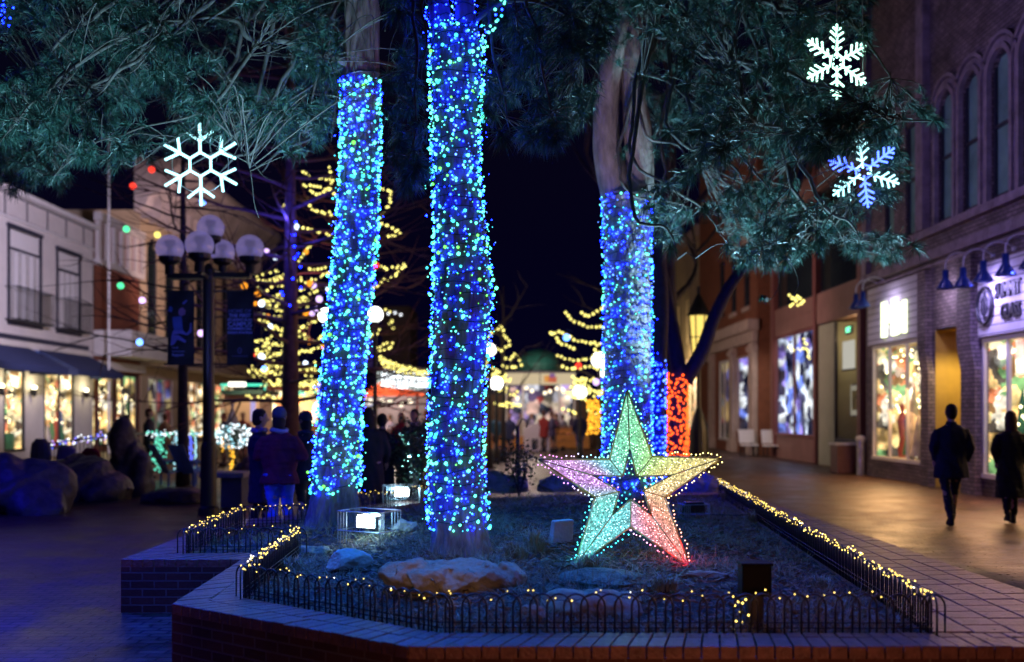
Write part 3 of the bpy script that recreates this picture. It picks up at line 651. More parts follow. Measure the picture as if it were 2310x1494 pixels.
for k in range(14): x=random.uniform(1092,1150); y=random.uniform(825,915); ll.append([(x,y),(x+14,y+5),(x+28,y+random.uniform(-4,6))])
ystring('yellow light string tracing the small tree beside the centre trunk',ll,34,.05,.14)
ystring('yellow lights reflected garland hanging over the modern shop corner',[[(1780,665),(1790,675),(1800,672),(1812,680)],[(1785,690),(1795,680),(1805,688),(1815,672)]],26,.045,.09)
ystring('yellow garland inside the modern shop window',[[(1812,765),(1820,785),(1826,800),(1824,815)],[(1780,785),(1800,790),(1822,782)]],30,.04,.09)
ystring('blue light string along the trunk of the tall tree behind the lamp post',[[(668,510),(666,600),(660,700)],[(665,520),(662,620)],[(1190+1,-900),(1190,-905)]][:2],21.7,.018,.16,mt=CB[1],jit=.10,single=20)
ystring('orange light wrap on the post beside the kiosk tree',[[(1330+dx,905),(1334+dx,940),(1330+dx,978)] for dx in (0,6,12,18,-5)],31,.05,.10,mt=emit('bulb_amber_far',(1,.42,.03),2.2,False))
ystring('lit icicle fringe on the white stall roof behind the red canopy',[[(x,838+(x-858)*.1),(x+1,875)] for x in range(862,966,6)],34,.055,.12,mt=E_whf,single=60,jit=.01)
ystring('blue lights on a tree at the upper left edge',[[(5,-10),(12,25),(8,60)],[(-5,20),(15,15),(28,12)],[(-8,50),(4,40),(20,48)]],9,.010,.03,mt=CB[1],single=30)
# festoon globes
def globes(label,items,wirepts):
    root=thing('festoon_string',label,'festoon lights',wirepts[0]); b=MB(); b.tube([Vector(v) for v in spline([tuple(p) for p in wirepts],6)],.008,4); b.build('wire',M_iron,root)
    for (p,r,mt) in items:
        b=MB(); b.ball(p,r,12,8); b.build('globe_bulb',mt,root,smooth=True)
E_o=emit('globe_orange',(1,.33,.02),1.6,False);E_g=emit('globe_green',(.10,.95,.40),1.6,False);E_v=emit('globe_violet',(.75,.5,1),2,False);E_b=emit('globe_blue',(.12,.3,1),5);E_r=emit('globe_red',(1,.05,.03),1.6,False);E_y2=emit('globe_yellow',(1,.85,.2),1.6,False);E_wb=emit('globe_white',(.7,.8,1),3,False)
Yg=22
for lab,it in (('festoon string with green and yellow globes before the white building',[(285,517,E_g),(355,530,E_y2),(457,455,E_b)]),('festoon string of violet and blue globes low by the banner',[(272,645,E_g),(321,678,E_v),(315,772,E_b),(453,752,E_v)]),('festoon string of orange globes right of the lamp post',[(551,645,E_o),(582,662,E_o),(590,685,E_wb),(590,805,E_wb)]),('festoon string with white and orange globes on the blue trunk',[(667,512,E_wb),(700,640,E_o),(690,705,E_o),(720,675,E_v)]),('festoon string with one red globe near the left snowflake',[(342,383,E_r),(300,420,E_r)]),('festoon string with red and violet globes on kiosk tree',[(1305,825,E_r),(1345,862,E_v),(1278,762,E_b)]),('festoon string with one red globe right of the left trunk',[(848,599,E_r),(838,606,E_r)])):
    Yq=30 if 'kiosk' in lab else Yg
    globes(lab,[(P(x,y,Yq),.075*Yq/22,m) for x,y,m in it],[P(it[0][0]-12,it[0][1]-14,Yq)]+[P(x,y-8,Yq) for x,y,m in it]+[P(it[-1][0]+14,it[-1][1]-14,Yq)])

rg=random.Random(77)
for k in range(6):
    it=sorted([(rg.uniform(560,745),rg.uniform(545,850),rg.choice((E_o,E_v,E_b,E_r,E_wb,E_o))) for _ in range(3)])
    globes(['festoon string of mixed globes high between the lamp post and left pine','festoon string of mixed globes low beside the right banner','festoon globes hanging nearest the left pine trunk','festoon globes crossing the tall blue lit trunk','festoon globes over the roofs of the lit stalls','loose festoon globes among the tiers of yellow lights'][k],[(P(x,y,Yg+k*.4),.06,m_) for x,y,m_ in it],[P(it[0][0]-12,it[0][1]-14,Yg+k*.4)]+[P(x,y-6,Yg+k*.4) for x,y,m_ in it]+[P(it[-1][0]+14,it[-1][1]-14,Yg+k*.4)])
# ------------------------------------------------------------------ star
YS=7.5; S=lambda zx,zy,d=0: P(1150+zx/3.113,860+zy/3.113,YS-d)
outer=[(825,62),(1000,530),(1492,540),(1087,815),(1267,1310),(850,1022),(450,1310),(600,815),(203,550),(702,550)]
inner=[(843,480),(893,668),(1130,664),(938,770),(1000,948),(850,832),(722,940),(768,775),(588,664),(795,668)]
star=thing('lit_star','waist high five pointed star glowing in rainbow colours on the mulch','light sculpture',P(1420,1285,YS))
cenx,cenz=P(1422,1100,YS).x,P(1422,1100,YS).z
m=bpy.data.materials.new('star_fabric'); nt,N,L=nodes_of(m); N.remove(N['Principled BSDF'])
ge=N.new('ShaderNodeNewGeometry'); sx=N.new('ShaderNodeSeparateXYZ'); L.new(ge.outputs['Position'],sx.inputs[0])
ax=N.new('ShaderNodeMath');ax.operation='SUBTRACT';ax.inputs[1].default_value=cenx;L.new(sx.outputs[0],ax.inputs[0])
az=N.new('ShaderNodeMath');az.operation='SUBTRACT';az.inputs[1].default_value=cenz;L.new(sx.outputs[2],az.inputs[0])
at=N.new('ShaderNodeMath');at.operation='ARCTAN2';L.new(ax.outputs[0],at.inputs[0]);L.new(az.outputs[0],at.inputs[1])
mr=N.new('ShaderNodeMapRange');mr.inputs['From Min'].default_value=-PI;mr.inputs['From Max'].default_value=PI;L.new(at.outputs[0],mr.inputs['Value'])
RAMP=[(0.0,(.06,.60,.66)),(.085,(.04,.78,.80)),(.18,(.06,.72,.62)),(.27,(.55,.16,.75)),(.315,(.62,.22,.70)),(.36,(.10,.55,.72)),(.44,(.08,.75,.48)),(.51,(.12,.80,.32)),(.60,(.38,.78,.14)),(.69,(.90,.72,.12)),(.78,(.95,.60,.25)),(.86,(.95,.30,.12)),(.93,(1.0,.18,.22)),(.985,(.75,.40,.70))]
rp=N.new('ShaderNodeValToRGB'); els=rp.color_ramp.elements
while len(els)<len(RAMP): els.new(.5)
for i,(p_,c) in enumerate(RAMP): els[i].position=p_; els[i].color=c+(1,)
L.new(mr.outputs[0],rp.inputs['Fac'])
tc=N.new('ShaderNodeTexCoord'); v1=N.new('ShaderNodeTexVoronoi'); v1.inputs['Scale'].default_value=75; L.new(tc.outputs['Object'],v1.inputs['Vector'])
th=N.new('ShaderNodeMapRange'); th.inputs['From Min'].default_value=.16; th.inputs['From Max'].default_value=.34; th.inputs['To Min'].default_value=.08; th.inputs['To Max'].default_value=.55; L.new(v1.outputs['Distance'],th.inputs['Value'])
v2=N.new('ShaderNodeTexVoronoi'); v2.inputs['Scale'].default_value=60; L.new(tc.outputs['Object'],v2.inputs['Vector'])
t2=N.new('ShaderNodeMapRange'); t2.inputs['From Min'].default_value=.0; t2.inputs['From Max'].default_value=.30; t2.inputs['To Min'].default_value=3.2; t2.inputs['To Max'].default_value=0.0; L.new(v2.outputs['Distance'],t2.inputs['Value'])
sp=N.new('ShaderNodeSeparateColor'); L.new(v1.outputs['Color'],sp.inputs[0])
ml=N.new('ShaderNodeMath'); ml.operation='MULTIPLY'; L.new(th.outputs[0],ml.inputs[0]); 
rv=N.new('ShaderNodeMapRange'); rv.inputs['To Min'].default_value=.35; rv.inputs['To Max'].default_value=1.25; L.new(sp.outputs[0],rv.inputs['Value']); L.new(rv.outputs[0],ml.inputs[1])
ad=N.new('ShaderNodeMath'); ad.operation='ADD'; L.new(ml.outputs[0],ad.inputs[0]); L.new(t2.outputs[0],ad.inputs[1])
mw=N.new('ShaderNodeMix'); mw.data_type='RGBA'; mwf=N.new('ShaderNodeMapRange'); mwf.inputs['From Max'].default_value=3.2; mwf.inputs['To Min'].default_value=.20; mwf.inputs['To Max'].default_value=.75; L.new(t2.outputs[0],mwf.inputs['Value']); L.new(mwf.outputs[0],mw.inputs[0]); L.new(rp.outputs[0],mw.inputs[6]); mw.inputs[7].default_value=(.9,.95,1,1)
e=N.new('ShaderNodeEmission'); L.new(mw.outputs[2],e.inputs[0]); bo_=N.new('ShaderNodeMath'); bo_.operation='MULTIPLY'; bo_.inputs[1].default_value=2.1; L.new(ad.outputs[0],bo_.inputs[0]); L.new(bo_.outputs[0],e.inputs[1]); L.new(e.outputs[0],N['Material Output'].inputs[0])
def hue(p):
    t=(math.atan2(p.x-cenx,p.z-cenz)+PI)/(2*PI)
    for (a,c),(b_,d) in zip(RAMP[:-1],RAMP[1:]):
        if t<=b_: k=(t-a)/(b_-a); return tuple(c[i]+(d[i]-c[i])*k for i in range(3))
    return RAMP[-1][1]
D=.10; b=MB()
for i in range(10):
    j=(i+1)%10
    for sg in (1,-1):
        q=[S(*outer[i],0),S(*outer[j],0),S(*inner[j],sg*D),S(*inner[i],sg*D)]; b.face(q if sg>0 else q[::-1],raw=True)
b.build('fabric_panel',m,star)
M_gold=mat('gold_frame',(.55,.40,.16),.35,.2,20,metal=.7)
b=MB()
for i in range(10):
    j=(i+1)%10; b.tube([S(*outer[i]),S(*outer[j])],.008,6)
    for sg in (1,-1): b.tube([S(*inner[i],sg*(D+.004)),S(*inner[j],sg*(D+.004))],.0065,6); b.tube([S(*outer[i]),S(*inner[i],sg*(D+.004))],.005,6)
b.tube([S(450,1325),S(1267,1325)],.010,6); b.tube([S(450,1325,.14),S(1267,1325,.14)],.006,6); b.tube([S(450,1325),S(450,1325,.14)],.008,6); b.tube([S(1267,1325),S(1267,1325,.14)],.008,6)
b.build('frame',M_gold,star,smooth=True)
HB={}; pts=[]; mats_=[]
def huemat(c,k=1.0):
    key=tuple(round(x*6)/6 for x in c)
    if key not in HB: HB[key]=len(mats_); mats_.append(emit('star_bulb_%d'%len(mats_),tuple(min(1,x*1.0+.06) for x in key),6.0))
    return HB[key]
for i in range(10):
    j=(i+1)%10; a=S(*outer[i]); c=S(*outer[j]); L_=(c-a).length; nrm=Vector((-(c-a).z,0,(c-a).x)).normalized()
    k=int(L_/.030)
    for t in range(k):
        p=a.lerp(c,(t+.5)/k)+nrm*random.uniform(.014,.038)*1+Vector((random.gauss(0,.004),random.gauss(0,.02),random.gauss(0,.004))); pts.append((p,random.uniform(.0042,.0066),huemat(hue(p))))
    a=S(*inner[i],D); c=S(*inner[j],D); L_=(c-a).length; nrm=-Vector((-(c-a).z,0,(c-a).x)).normalized(); k=int(L_/.04)
    for t in range(k): p=a.lerp(c,(t+.5)/k)+nrm*random.uniform(.01,.03); pts.append((p,random.uniform(.004,.006),huemat(hue(p))))
bulbs(star,pts,mats_,single=100)

# ------------------------------------------------------------------ snowflakes
E_ice=emit('rope_ice',(.42,.92,1.0),2.6); E_icew=emit('rope_white_green',(.50,1.0,.80),3.0); E_iceb=emit('rope_blue',(.06,.12,1.0),6)
def bead(b,a,c,r,step=.02):
    L=(c-a).length; k=max(2,int(L/step)*2); b.tube([a.lerp(c,i/k) for i in range(k+1)],[r*(1.0 if i%2 else .62) for i in range(k+1)],7)
fl=thing('snowflake_light','ice blue snowflake of six arms round a hexagon hanging on the left','snowflake light',P(452,370,9.6)); Yf=9.6
def FV(r,a,c=(452,371),Y=Yf,RR=94): return P(c[0]+RR*r*math.cos(a),c[1]-RR*r*math.sin(a),Y)
b=MB()
for k in range(6):
    a=PI/2+k*PI/3+.02; a2=a+PI/3
    bead(b,FV(.29,a),FV(.29,a2),.016); bead(b,FV(.29,a),FV(1,a),.018)
    for s in (1,-1):
        tip=FV(.86,a+s*.38); bead(b,FV(.56,a),tip,.017)
b.build('rope_light',E_ice,fl,smooth=True)
b=MB(); b.tube([FV(.68,2*PI*i/36,Y=Yf+.03) for i in range(37)],.004,5)
b.tube([FV(1,PI/2),P(454,255,9.35)],.003,4); b.build('ring_frame',mat('white_metal',(.5,.5,.52),.4),fl,smooth=True)
def dendrite(label,c,RR,Y,rot,mts,seed,tilt=0):
    rnd=random.Random(seed); root=thing('snowflake_light',label,'snowflake light',P(c[0],c[1],Y)); bs=[MB() for _ in mts]
    cen=P(c[0],c[1],Y); sc_=Y/F
    def V_(r,a): return cen+Vector((RR*sc_*r*math.cos(a)*math.cos(tilt),RR*sc_*r*math.cos(a)*math.sin(tilt),RR*sc_*r*math.sin(a)))
    for k in range(6):
        a=rot+k*PI/3; b=bs[k%len(mts)] if len(mts)>1 else bs[0]
        bead(b,V_(.1,a),V_(1,a),.013)
        for r,l in ((.30,.17),(.48,.26),(.66,.24),(.82,.15)):
            base=V_(r,a)
            for s in (1,-1):
                x=r+l*math.cos(.95); y=l*math.sin(.95)*s; bead(b,base,V_(math.hypot(x,y),a+math.atan2(y,x)),.0125)
        bead(b,V_(.22,a),V_(.22,a+PI/3),.012)
    for b,mt in zip(bs,mts): b.build('rope_light',mt,root,smooth=True)
    b=MB(); b.tube([V_(1,PI/2),P(c[0]-3,-60,Y)],.005,5); b.build('hanger',mat('white_metal',(.5,.5,.52),.4),root)
dendrite('pale green white snowflake hanging highest at the upper right',(1888,140),86,9.0,PI/2,[E_icew],1,.25)
dendrite('blue and white snowflake hanging lower among the right pine needles',(1948,388),82,9.2,PI/2+.12,[E_ice,E_iceb],2,-.3)
bpy.data.objects['snowflake_light'].location=bpy.data.objects['snowflake_light'].location

# ------------------------------------------------------------------ rocks and bed furniture
def rock(name,label,cen,size,mt,seed,flat=.35,rough=.22,cat='rock',rz=0,sub=5,sq=0,top=None,facet=1):
    bm=bmesh.new(); bmesh.ops.create_icosphere(bm,subdivisions=sub,radius=1); o_=Vector((seed*7.3,seed*3.1,seed))
    rr_=random.Random(int(seed*100)); planes=[(Vector((rr_.gauss(0,1),rr_.gauss(0,1),rr_.gauss(0,.8))).normalized(),rr_.uniform(.66,.93)) for _ in range(16)]
    for v in bm.verts:
        p=v.co.copy()
        for n_,o2 in planes:
            dd=p.dot(n_)-o2
            if dd>0 and facet: p-=n_*dd*.92
        p*=1.12
        if sq: p=Vector([math.copysign(abs(x)**(1-sq),x) for x in p])
        pn=Vector((p.x*size[0],p.y*size[1],p.z*size[2]))/((size[0]*size[1]*size[2])**(1/3)); 
        n=noise.fractal(pn*1.1+o_,1.0,2.2,4)*rough+abs(noise.noise(pn*2.6+o_))*rough*.5; cr=round(noise.noise(p*1.6+o_*2)*3)/3*rough*.3
        p*=1+n+cr; p+=p.normalized()*(noise.noise(pn*9+o_)*.045+noise.noise(pn*22+o_)*.02)
        if p.z<-flat: p.z=-flat
        v.co=p
    Mx=Matrix.Translation(cen)@Matrix.Rotation(rz,4,'Z')@Matrix.Diagonal((size[0],size[1],size[2],1)); 
    me=bpy.data.meshes.new(name); bm.transform(Mx); bm.to_mesh(me); bm.free(); me.materials.append(mt); me.polygons.foreach_set('use_smooth',[True]*len(me.polygons)); me.update()
    o=bpy.data.objects.new(name,me); COL.objects.link(o); tag(o,label,cat); return o
def lumps(name,label,cat,blobs,mt,seed,vox=.012,amp=.03,fr_=7,ground=None):
    """one craggy stone grown from overlapping blobs (centre, half sizes, turn)"""
    b=MB(); rnd=random.Random(seed)
    for (c,h,rz) in blobs:
        bm=bmesh.new(); bmesh.ops.create_icosphere(bm,subdivisions=3,radius=1); pl_=[(Vector((rnd.gauss(0,1),rnd.gauss(0,1),rnd.gauss(0,.9))).normalized(),rnd.uniform(.62,.9)) for _ in range(13)]
        Mx=Matrix.Translation(Vector(c))@Matrix.Rotation(rz,4,'Z')@Matrix.Diagonal((h[0],h[1],h[2],1)); bb=len(b.v)
        for v in bm.verts:
            p=v.co.copy()
            for n_,o2 in pl_:
                d_=p.dot(n_)-o2
                if d_>0: p-=n_*d_
            b.v.append(tuple(Mx@(p*1.12)))
        for f in bm.faces: b.f.append(tuple(bb+v.index for v in f.verts)); b.m.append(0)
        bm.free()
    o=b.build(name,mt,None); m=o.modifiers.new('r','REMESH'); m.mode='VOXEL'; m.voxel_size=vox; m.use_smooth_shade=True
    me=bake(o); me.materials.clear(); me.materials.append(mt); o.modifiers.clear(); o.data=me
    off=Vector((seed,seed*2,0))
    for v in me.vertices:
        p=v.co*fr_+off; k=noise.fractal(p,.9,2.1,5)*amp+ (abs(noise.noise(p*.6))-.25)*amp*1.2; v.co=v.co+v.normal*k
    me.update(); tag(o,label,cat); return o
def atbed(px,py): 
    p=G(px,py,.52); 
    for _ in range(4): p=G(px,py,bz(p.x,p.y))
    return p
# long rock
p=atbed(1030,1338); lumps('long_rock','long craggy tan rock lying before the centre trunk','rock',[((p.x-.34,p.y+.10,p.z+.11),(.17,.12,.09),.3),((p.x-.16,p.y+.10,p.z+.075),(.20,.14,.105),.4),((p.x+.02,p.y+.08,p.z+.06),(.21,.15,.11),.2),((p.x+.18,p.y+.10,p.z+.08),(.20,.14,.10),2.9),((p.x+.34,p.y+.12,p.z+.10),(.12,.12,.09),.5),((p.x+.0,p.y+.2,p.z+.09),(.40,.13,.09),0)],M_rock,3,vox=.009,amp=.026,fr_=9)
p=atbed(785,1290); rock('round_stone','smooth half lit stone left of the centre trunk',(p.x,p.y+.08,p.z+.055),(.165,.12,.10),mat('pale_stone',(.45,.38,.30),.7,.2,5,bump=.3),2.3,rough=.12)
p=atbed(1355,1395); lumps('flat_rock','low wide rock behind the front fence below the star','rock',[((p.x-.10,p.y+.2,p.z+.03),(.26,.18,.12),.2),((p.x+.12,p.y+.14,p.z+.02),(.20,.15,.10),.8),((p.x+.02,p.y+.2,p.z+.05),(.18,.15,.12),0)],M_rock,8,vox=.012,amp=.014,fr_=8)
p=atbed(1205,1395); rock('small_stone','small brown stone just behind the front fence',(p.x,p.y+.04,p.z+.02),(.08,.06,.05),M_rock,4.4)
p=atbed(1590,1305); rock('flat_stone','thin tan stone slab right of the star foot',(p.x,p.y+.04,p.z+.01),(.14,.05,.035),M_rock,5.2,sq=.3)
p=atbed(915,1200); rock('small_stone','small pale stone between the spotlight and centre trunk',(p.x,p.y+.05,p.z+.03),(.11,.08,.08),M_rockg,6.1)
p=atbed(1290,1330); rock('mound_stone','low mossy stone mound left below the star',(p.x+.2,p.y+.25,p.z-.02),(.35,.2,.10),mat('mossy',(.10,.13,.09),.9,.4,14,bump=.6),7.7)
p=atbed(1130,1118); rock('grey_boulder','rounded grey boulder at the back right of the centre trunk',(p.x,p.y+.2,p.z+.10),(.36,.25,.20),M_rockg,8.8)
p=atbed(1250,1112); rock('grey_boulder','smaller flat boulder left behind the star',(p.x+.05,p.y+.3,p.z+.05),(.26,.2,.16),M_rockg,9.1)
p=atbed(1580,1118); rock('grey_boulder','blue lit boulder right behind the star arm',(p.x,p.y+.3,p.z+.10),(.36,.25,.26),M_rockg,10.4)
p=atbed(820,1158); rock('flat_stone','turquoise lit flat stone right of the left trunk base',(p.x+.1,p.y,p.z),(.22,.12,.05),M_rockg,11.5)
p=atbed(705,1250); rock('log_piece','rough fallen bark chunk beside the left fence',(p.x,p.y,p.z+.02),(.16,.08,.05),M_rock,12.6,rough=.3)
# concrete block
p=atbed(1268,1222); blk=thing('concrete_block','small pale concrete block standing left of the star','block',p); b=MB(lambda x,y,z:Vector((p.x,p.y,p.z))+Matrix.Rotation(.25,3,'Z')@Vector((x,y,z)))
b.prism([(-.085,-.02),(.085,-.02),(.105,.19),(-.045,.20)][::1],0,.1) if False else None
b.v+= [tuple(b.fr(*q)) for q in ((-.10,-.05,-.03),(.08,-.05,-.03),(.08,.09,-.03),(-.10,.09,-.03),(-.07,-.02,.175),(.10,-.02,.185),(.10,.09,.185),(-.07,.09,.175))]; b.f=[(0,3,2,1),(4,5,6,7),(0,1,5,4),(1,2,6,5),(2,3,7,6),(3,0,4,7)]; b.m=[0]*6
b.build('block_body',M_conc,blk,bevel=.008)
# utility box on post
p=G(1712,1428,.42); ub=thing('utility_box','black electrical box on a short post behind the front fence','utility box',(p.x,p.y+.1,.40)); b=MB(); q=(p.x,p.y+.10)
b.box(q[0]-.085,q[1]-.06,.62,q[0]+.085,q[1]+.06,.80); b.build('box',mat('black_plastic',(.004,.004,.006),.6,spec=.12),ub,bevel=.008)
b=MB(); b.box(q[0]-.092,q[1]-.067,.795,q[0]+.092,q[1]+.067,.812); b.build('lid',MATS['black_plastic'],ub,bevel=.004)
b=MB(); b.box(q[0]-.045,q[1]-.035,.35,q[0]+.045,q[1]+.035,.62); b.build('post',M_iron,ub,bevel=.004)
lr=thing('light_string','warm lights bunched at the foot of the black box','string lights',(q[0]-.09,q[1]-.08,.45)); pts=[(Vector((q[0]-.10+random.gauss(0,.03),q[1]-.10+random.gauss(0,.02),.44+abs(random.gauss(0,.09)))),.007,0) for _ in range(9)]
b=MB(); b.tube([t[0] for t in pts],.002,4); b.build('wire',M_iron,lr); bulbs(lr,pts,[E_yel])
# floodlights in cages
def flood(label,x,y,z,w,face,on=True,power=200,aim=None):
    root=thing('spotlight',label,'spotlight',(x,y,z),face,group='caged floodlights in the bed'); h=w*.42; d=w*.7; b=MB(); r=.006
    c=[(-w/2,-d/2),(w/2,-d/2),(w/2,d/2),(-w/2,d/2)]
    for i in range(4):
        a=c[i]; e=c[(i+1)%4]; 
        for zz_ in (.02,h): b.tube([(a[0],a[1],zz_),(e[0],e[1],zz_)],r,5)
        for t in (0,.07,.14,.21):
            q=(a[0]+(e[0]-a[0])*t,a[1]+(e[1]-a[1])*t); b.tube([(q[0],q[1],-.1),(q[0],q[1],h)],r*.8,5)
    b.build('cage',mat('grey_metal',(.3,.32,.34),.4,metal=.6),root,world=False)
    b=MB(); b.box(-.11,-.05,.03,.11,.05,.15); b.build('housing',M_iron,root,world=False,bevel=.01)
    b=MB(); b.tube([(-.13,0,-.02),(-.13,0,.10),(-.11,0,.11)],.008,5); b.tube([(.13,0,-.02),(.13,0,.10),(.11,0,.11)],.008,5); b.build('bracket',M_iron,root,world=False)
    b=MB(); b.tube([(.05,.05,.06),(.12,.16,.01),(.3,.2,-.02),(.55,.05,-.02),(.8,.18,-.02)],.007,5); b.build('cable',M_iron,root,world=False)
    if on:
        b=MB(); b.box(-.10,-.062,.045,.10,-.052,.14); b.build('lens',emit('flood_lens',(.75,.9,1),16),root,world=False)
        b=MB(); b.box(-.10,-.05,.152,.10,.05,.158); b.build('lens',emit('flood_lens_up',(.75,.9,1),14),root,world=False)
    return root
M_sp=[]
def spot(loc,aim,power,col,size=80,r=.08,blend=.6):
    l=bpy.data.lights.new('lamp','SPOT'); l.energy=power; l.color=col; l.spot_size=R(size); l.spot_blend=blend; l.shadow_soft_size=r
    o=bpy.data.objects.new('spot_lamp',l); COL.objects.link(o); o.location=loc; o.rotation_euler=(Vector(aim)-Vector(loc)).to_track_quat('-Z','Y').to_euler(); return o
def point(loc,power,col,r=.15):
    l=bpy.data.lights.new('lamp','POINT'); l.energy=power; l.color=col; l.shadow_soft_size=r
    o=bpy.data.objects.new('point_lamp',l); COL.objects.link(o); o.location=loc; return o
def area(loc,aim,power,col,sx_,sy_):
    l=bpy.data.lights.new('lamp','AREA'); l.energy=power; l.color=col; l.shape='RECTANGLE'; l.size=sx_; l.size_y=sy_
    o=bpy.data.objects.new('area_lamp',l); COL.objects.link(o); o.location=loc; o.rotation_euler=(Vector(aim)-Vector(loc)).to_track_quat('-Z','Y').to_euler(); return o
f1=atbed(905,1135); f2=atbed(850,1212); f3=atbed(1565,1168)
flood('far lit floodlight in a wire cage left of the centre trunk',f1.x,f1.y,f1.z+.05,.46,.3)
flood('near lit floodlight in a wire cage between the left and centre trunks',f2.x-.07,f2.y,f2.z+.05,.48,-.5)
flood('unlit wire cage floodlight right behind the star',f3.x,f3.y,f3.z+.03,.30,.2,on=False)
COOL=(.36,.78,1.0)
spot((f2.x-.35,f2.y-.5,f2.z+.45),P(300,150,8.8),1900,COOL,75)
spot((f1.x,f1.y,f1.z+.35),P(600,-150,11.5),600,COOL,80)
spot((f1.x+.2,f1.y,f1.z+.35),P(1200,80,8.5),620,COOL,80)
spot((f3.x,f3.y,f3.z+.35),P(1750,330,10.5),2500,COOL,95)
point((f2.x-.02,f2.y-.22,f2.z+.16),9,COOL,.05)
point((f1.x,f1.y-.22,f1.z+.2),9,COOL,.05)
# shrub by the centre trunk
def shrub(name,label,base,h,w,n,mt,seed,leaf=.05,cat='shrub',stems=10):
    rnd=random.Random(seed); root=thing(name,label,cat,base); b=MB(); V=[];Fc=[]; base=Vector(base)
    for k in range(stems):
        a=rnd.uniform(0,6.28); t=base+Vector((math.cos(a)*w*.5*rnd.random(),math.sin(a)*w*.4*rnd.random(),h*rnd.uniform(.6,1))); q=[Vector(v) for v in spline([tuple(base),tuple(base.lerp(t,.5)+Vector((rnd.gauss(0,.05),rnd.gauss(0,.05),.1))),tuple(t)],6)]
        b.tube(q,[.012-.0008*i for i in range(len(q))],5)
        for _ in range(n//stems):
            i=rnd.randint(3,len(q)-1); c=q[i]+Vector((rnd.gauss(0,w*.13),rnd.gauss(0,w*.13),rnd.gauss(0,w*.13))); d=Vector((rnd.gauss(0,1),rnd.gauss(0,1),rnd.gauss(0,1))).normalized(); s=d.cross(Vector((rnd.gauss(0,1),rnd.gauss(0,1),1))).normalized(); l=leaf*rnd.uniform(.6,1.3); bb=len(V)
            V+=[tuple(c),tuple(c+d*l*.5+s*l*.28),tuple(c+d*l),tuple(c+d*l*.5-s*l*.28)]; Fc.append((bb,bb+1,bb+2,bb+3))
    b.build('stems',M_dbark,root); npmesh('leaves',V,Fc,mt,root); return root
shrub('evergreen_shrub','dark evergreen shrub standing between the left and centre trunks',(-1.62,15.8,0),1.55,.75,2600,M_leafd,3,.07,stems=22)
shrub('holly_shrub','sparse leggy holly sapling right behind the far floodlight',(-1.35,13.9,.45),.95,.5,420,M_leafd,4,.06,stems=6)
shrub('leafy_shrub','low leafy shrub right of the centre trunk at the planter back',(.1,14.3,.48),.72,.8,500,M_leafd,5,.06,stems=9)
def grass(label,base,h,w,n,seed):
    rnd=random.Random(seed); root=thing('grass_tuft',label,'grass tuft',base); V=[];Fc=[]
    for k in range(n):
        a=rnd.uniform(0,6.28); r=rnd.random()*w*.25; p=Vector(base)+Vector((math.cos(a)*r,math.sin(a)*r,0)); a+=rnd.gauss(0,.6); L=h*rnd.uniform(.5,1.2); out=rnd.uniform(.2,1.1)
        s_=Vector((-math.sin(a),math.cos(a),0))*.0028; q=[p,p+Vector((math.cos(a)*L*out*.35,math.sin(a)*L*out*.35,L*.6)),p+Vector((math.cos(a)*L*out,math.sin(a)*L*out,L*(1-.45*out)))]
        bb=len(V); V+=[tuple(q[0]-s_),tuple(q[0]+s_),tuple(q[1]+s_),tuple(q[1]-s_),tuple(q[2]),tuple(q[2])]; Fc+=[(bb,bb+1,bb+2),(bb,bb+2,bb+3),(bb+3,bb+2,bb+4)]
    npmesh('blades',V,Fc,M_grass,root); b=MB(); b.lathe([(.03,-.02),(.02,.02)],base,8); b.build('crown',M_mulch,root)
for k,(px,py,hh) in enumerate(((1205,1248,.24),(1165,1262,.16),(690,1180,.20),(1640,1130,.2),(1700,1180,.18),(1330,1290,.16),(1100,1290,.15),(660,1290,.14),(1500,1330,.12),(1850,1330,.12))):
    p=atbed(px,py); grass(['wispy pale grass tuft left of the concrete block','spreading grass tuft right of the centre trunk base','grass tuft left of the left trunk base','low grass clump right behind the star','low grass clump near the right fence','blue lit grass tuft under the left foot of the star','grass tuft at the right end of the long rock','small grass tuft inside the front left fence','short grass tuft under the right foot of the star','short grass tuft right of the black utility box'][k],p,hh,.35,220,20+k)
# thin black post with bracket
pp=thing('garden_post','thin black post at the planter back right of centre trunk','post',(.09,15,.3)); b=MB(); b.tube([P(1168,1110,15),P(1168,960,15)],.03,8); b.build('post',M_iron,pp); b=MB(); b.tube([P(1168,965,15),P(1178,945,15),P(1190,950,15),P(1188,965,15)],.012,6); b.build('hook',M_iron,pp)

# ------------------------------------------------------------------ lamp post with banners
lp=thing('street_lamp','black street lamp with five clear globes and two banners','street lamp',(-5.03,16.5,0)); YP=16.5
b=MB(); b.lathe([(.17,0),(.17,.10),(.135,.14),(.125,1.1),(.115,1.15),(.098,1.2),(.088,3.9),(.10,3.95),(.10,4.05),(.03,4.15)],(-5.03,YP,0),20); b.build('pole',M_iron,lp,smooth=False)
GL=glass('globe_glass',(.80,.78,.95)); 
mgl=bpy.data.materials.new('frosted_globe'); nt,N,L=nodes_of(mgl); N.remove(N['Principled BSDF'])
t=N.new('ShaderNodeBsdfTransparent'); t.inputs[0].default_value=(.8,.8,.9,1); d_=N.new('ShaderNodeBsdfDiffuse'); d_.inputs[0].default_value=(.75,.72,.85,1); tr=N.new('ShaderNodeBsdfTranslucent'); tr.inputs[0].default_value=(.75,.72,.9,1); g_=N.new('ShaderNodeBsdfGlossy'); g_.inputs['Roughness'].default_value=.15
m1=N.new('ShaderNodeMixShader'); m1.inputs[0].default_value=.5; m2=N.new('ShaderNodeMixShader'); m2.inputs[0].default_value=.8; m3=N.new('ShaderNodeMixShader'); m3.inputs[0].default_value=.1
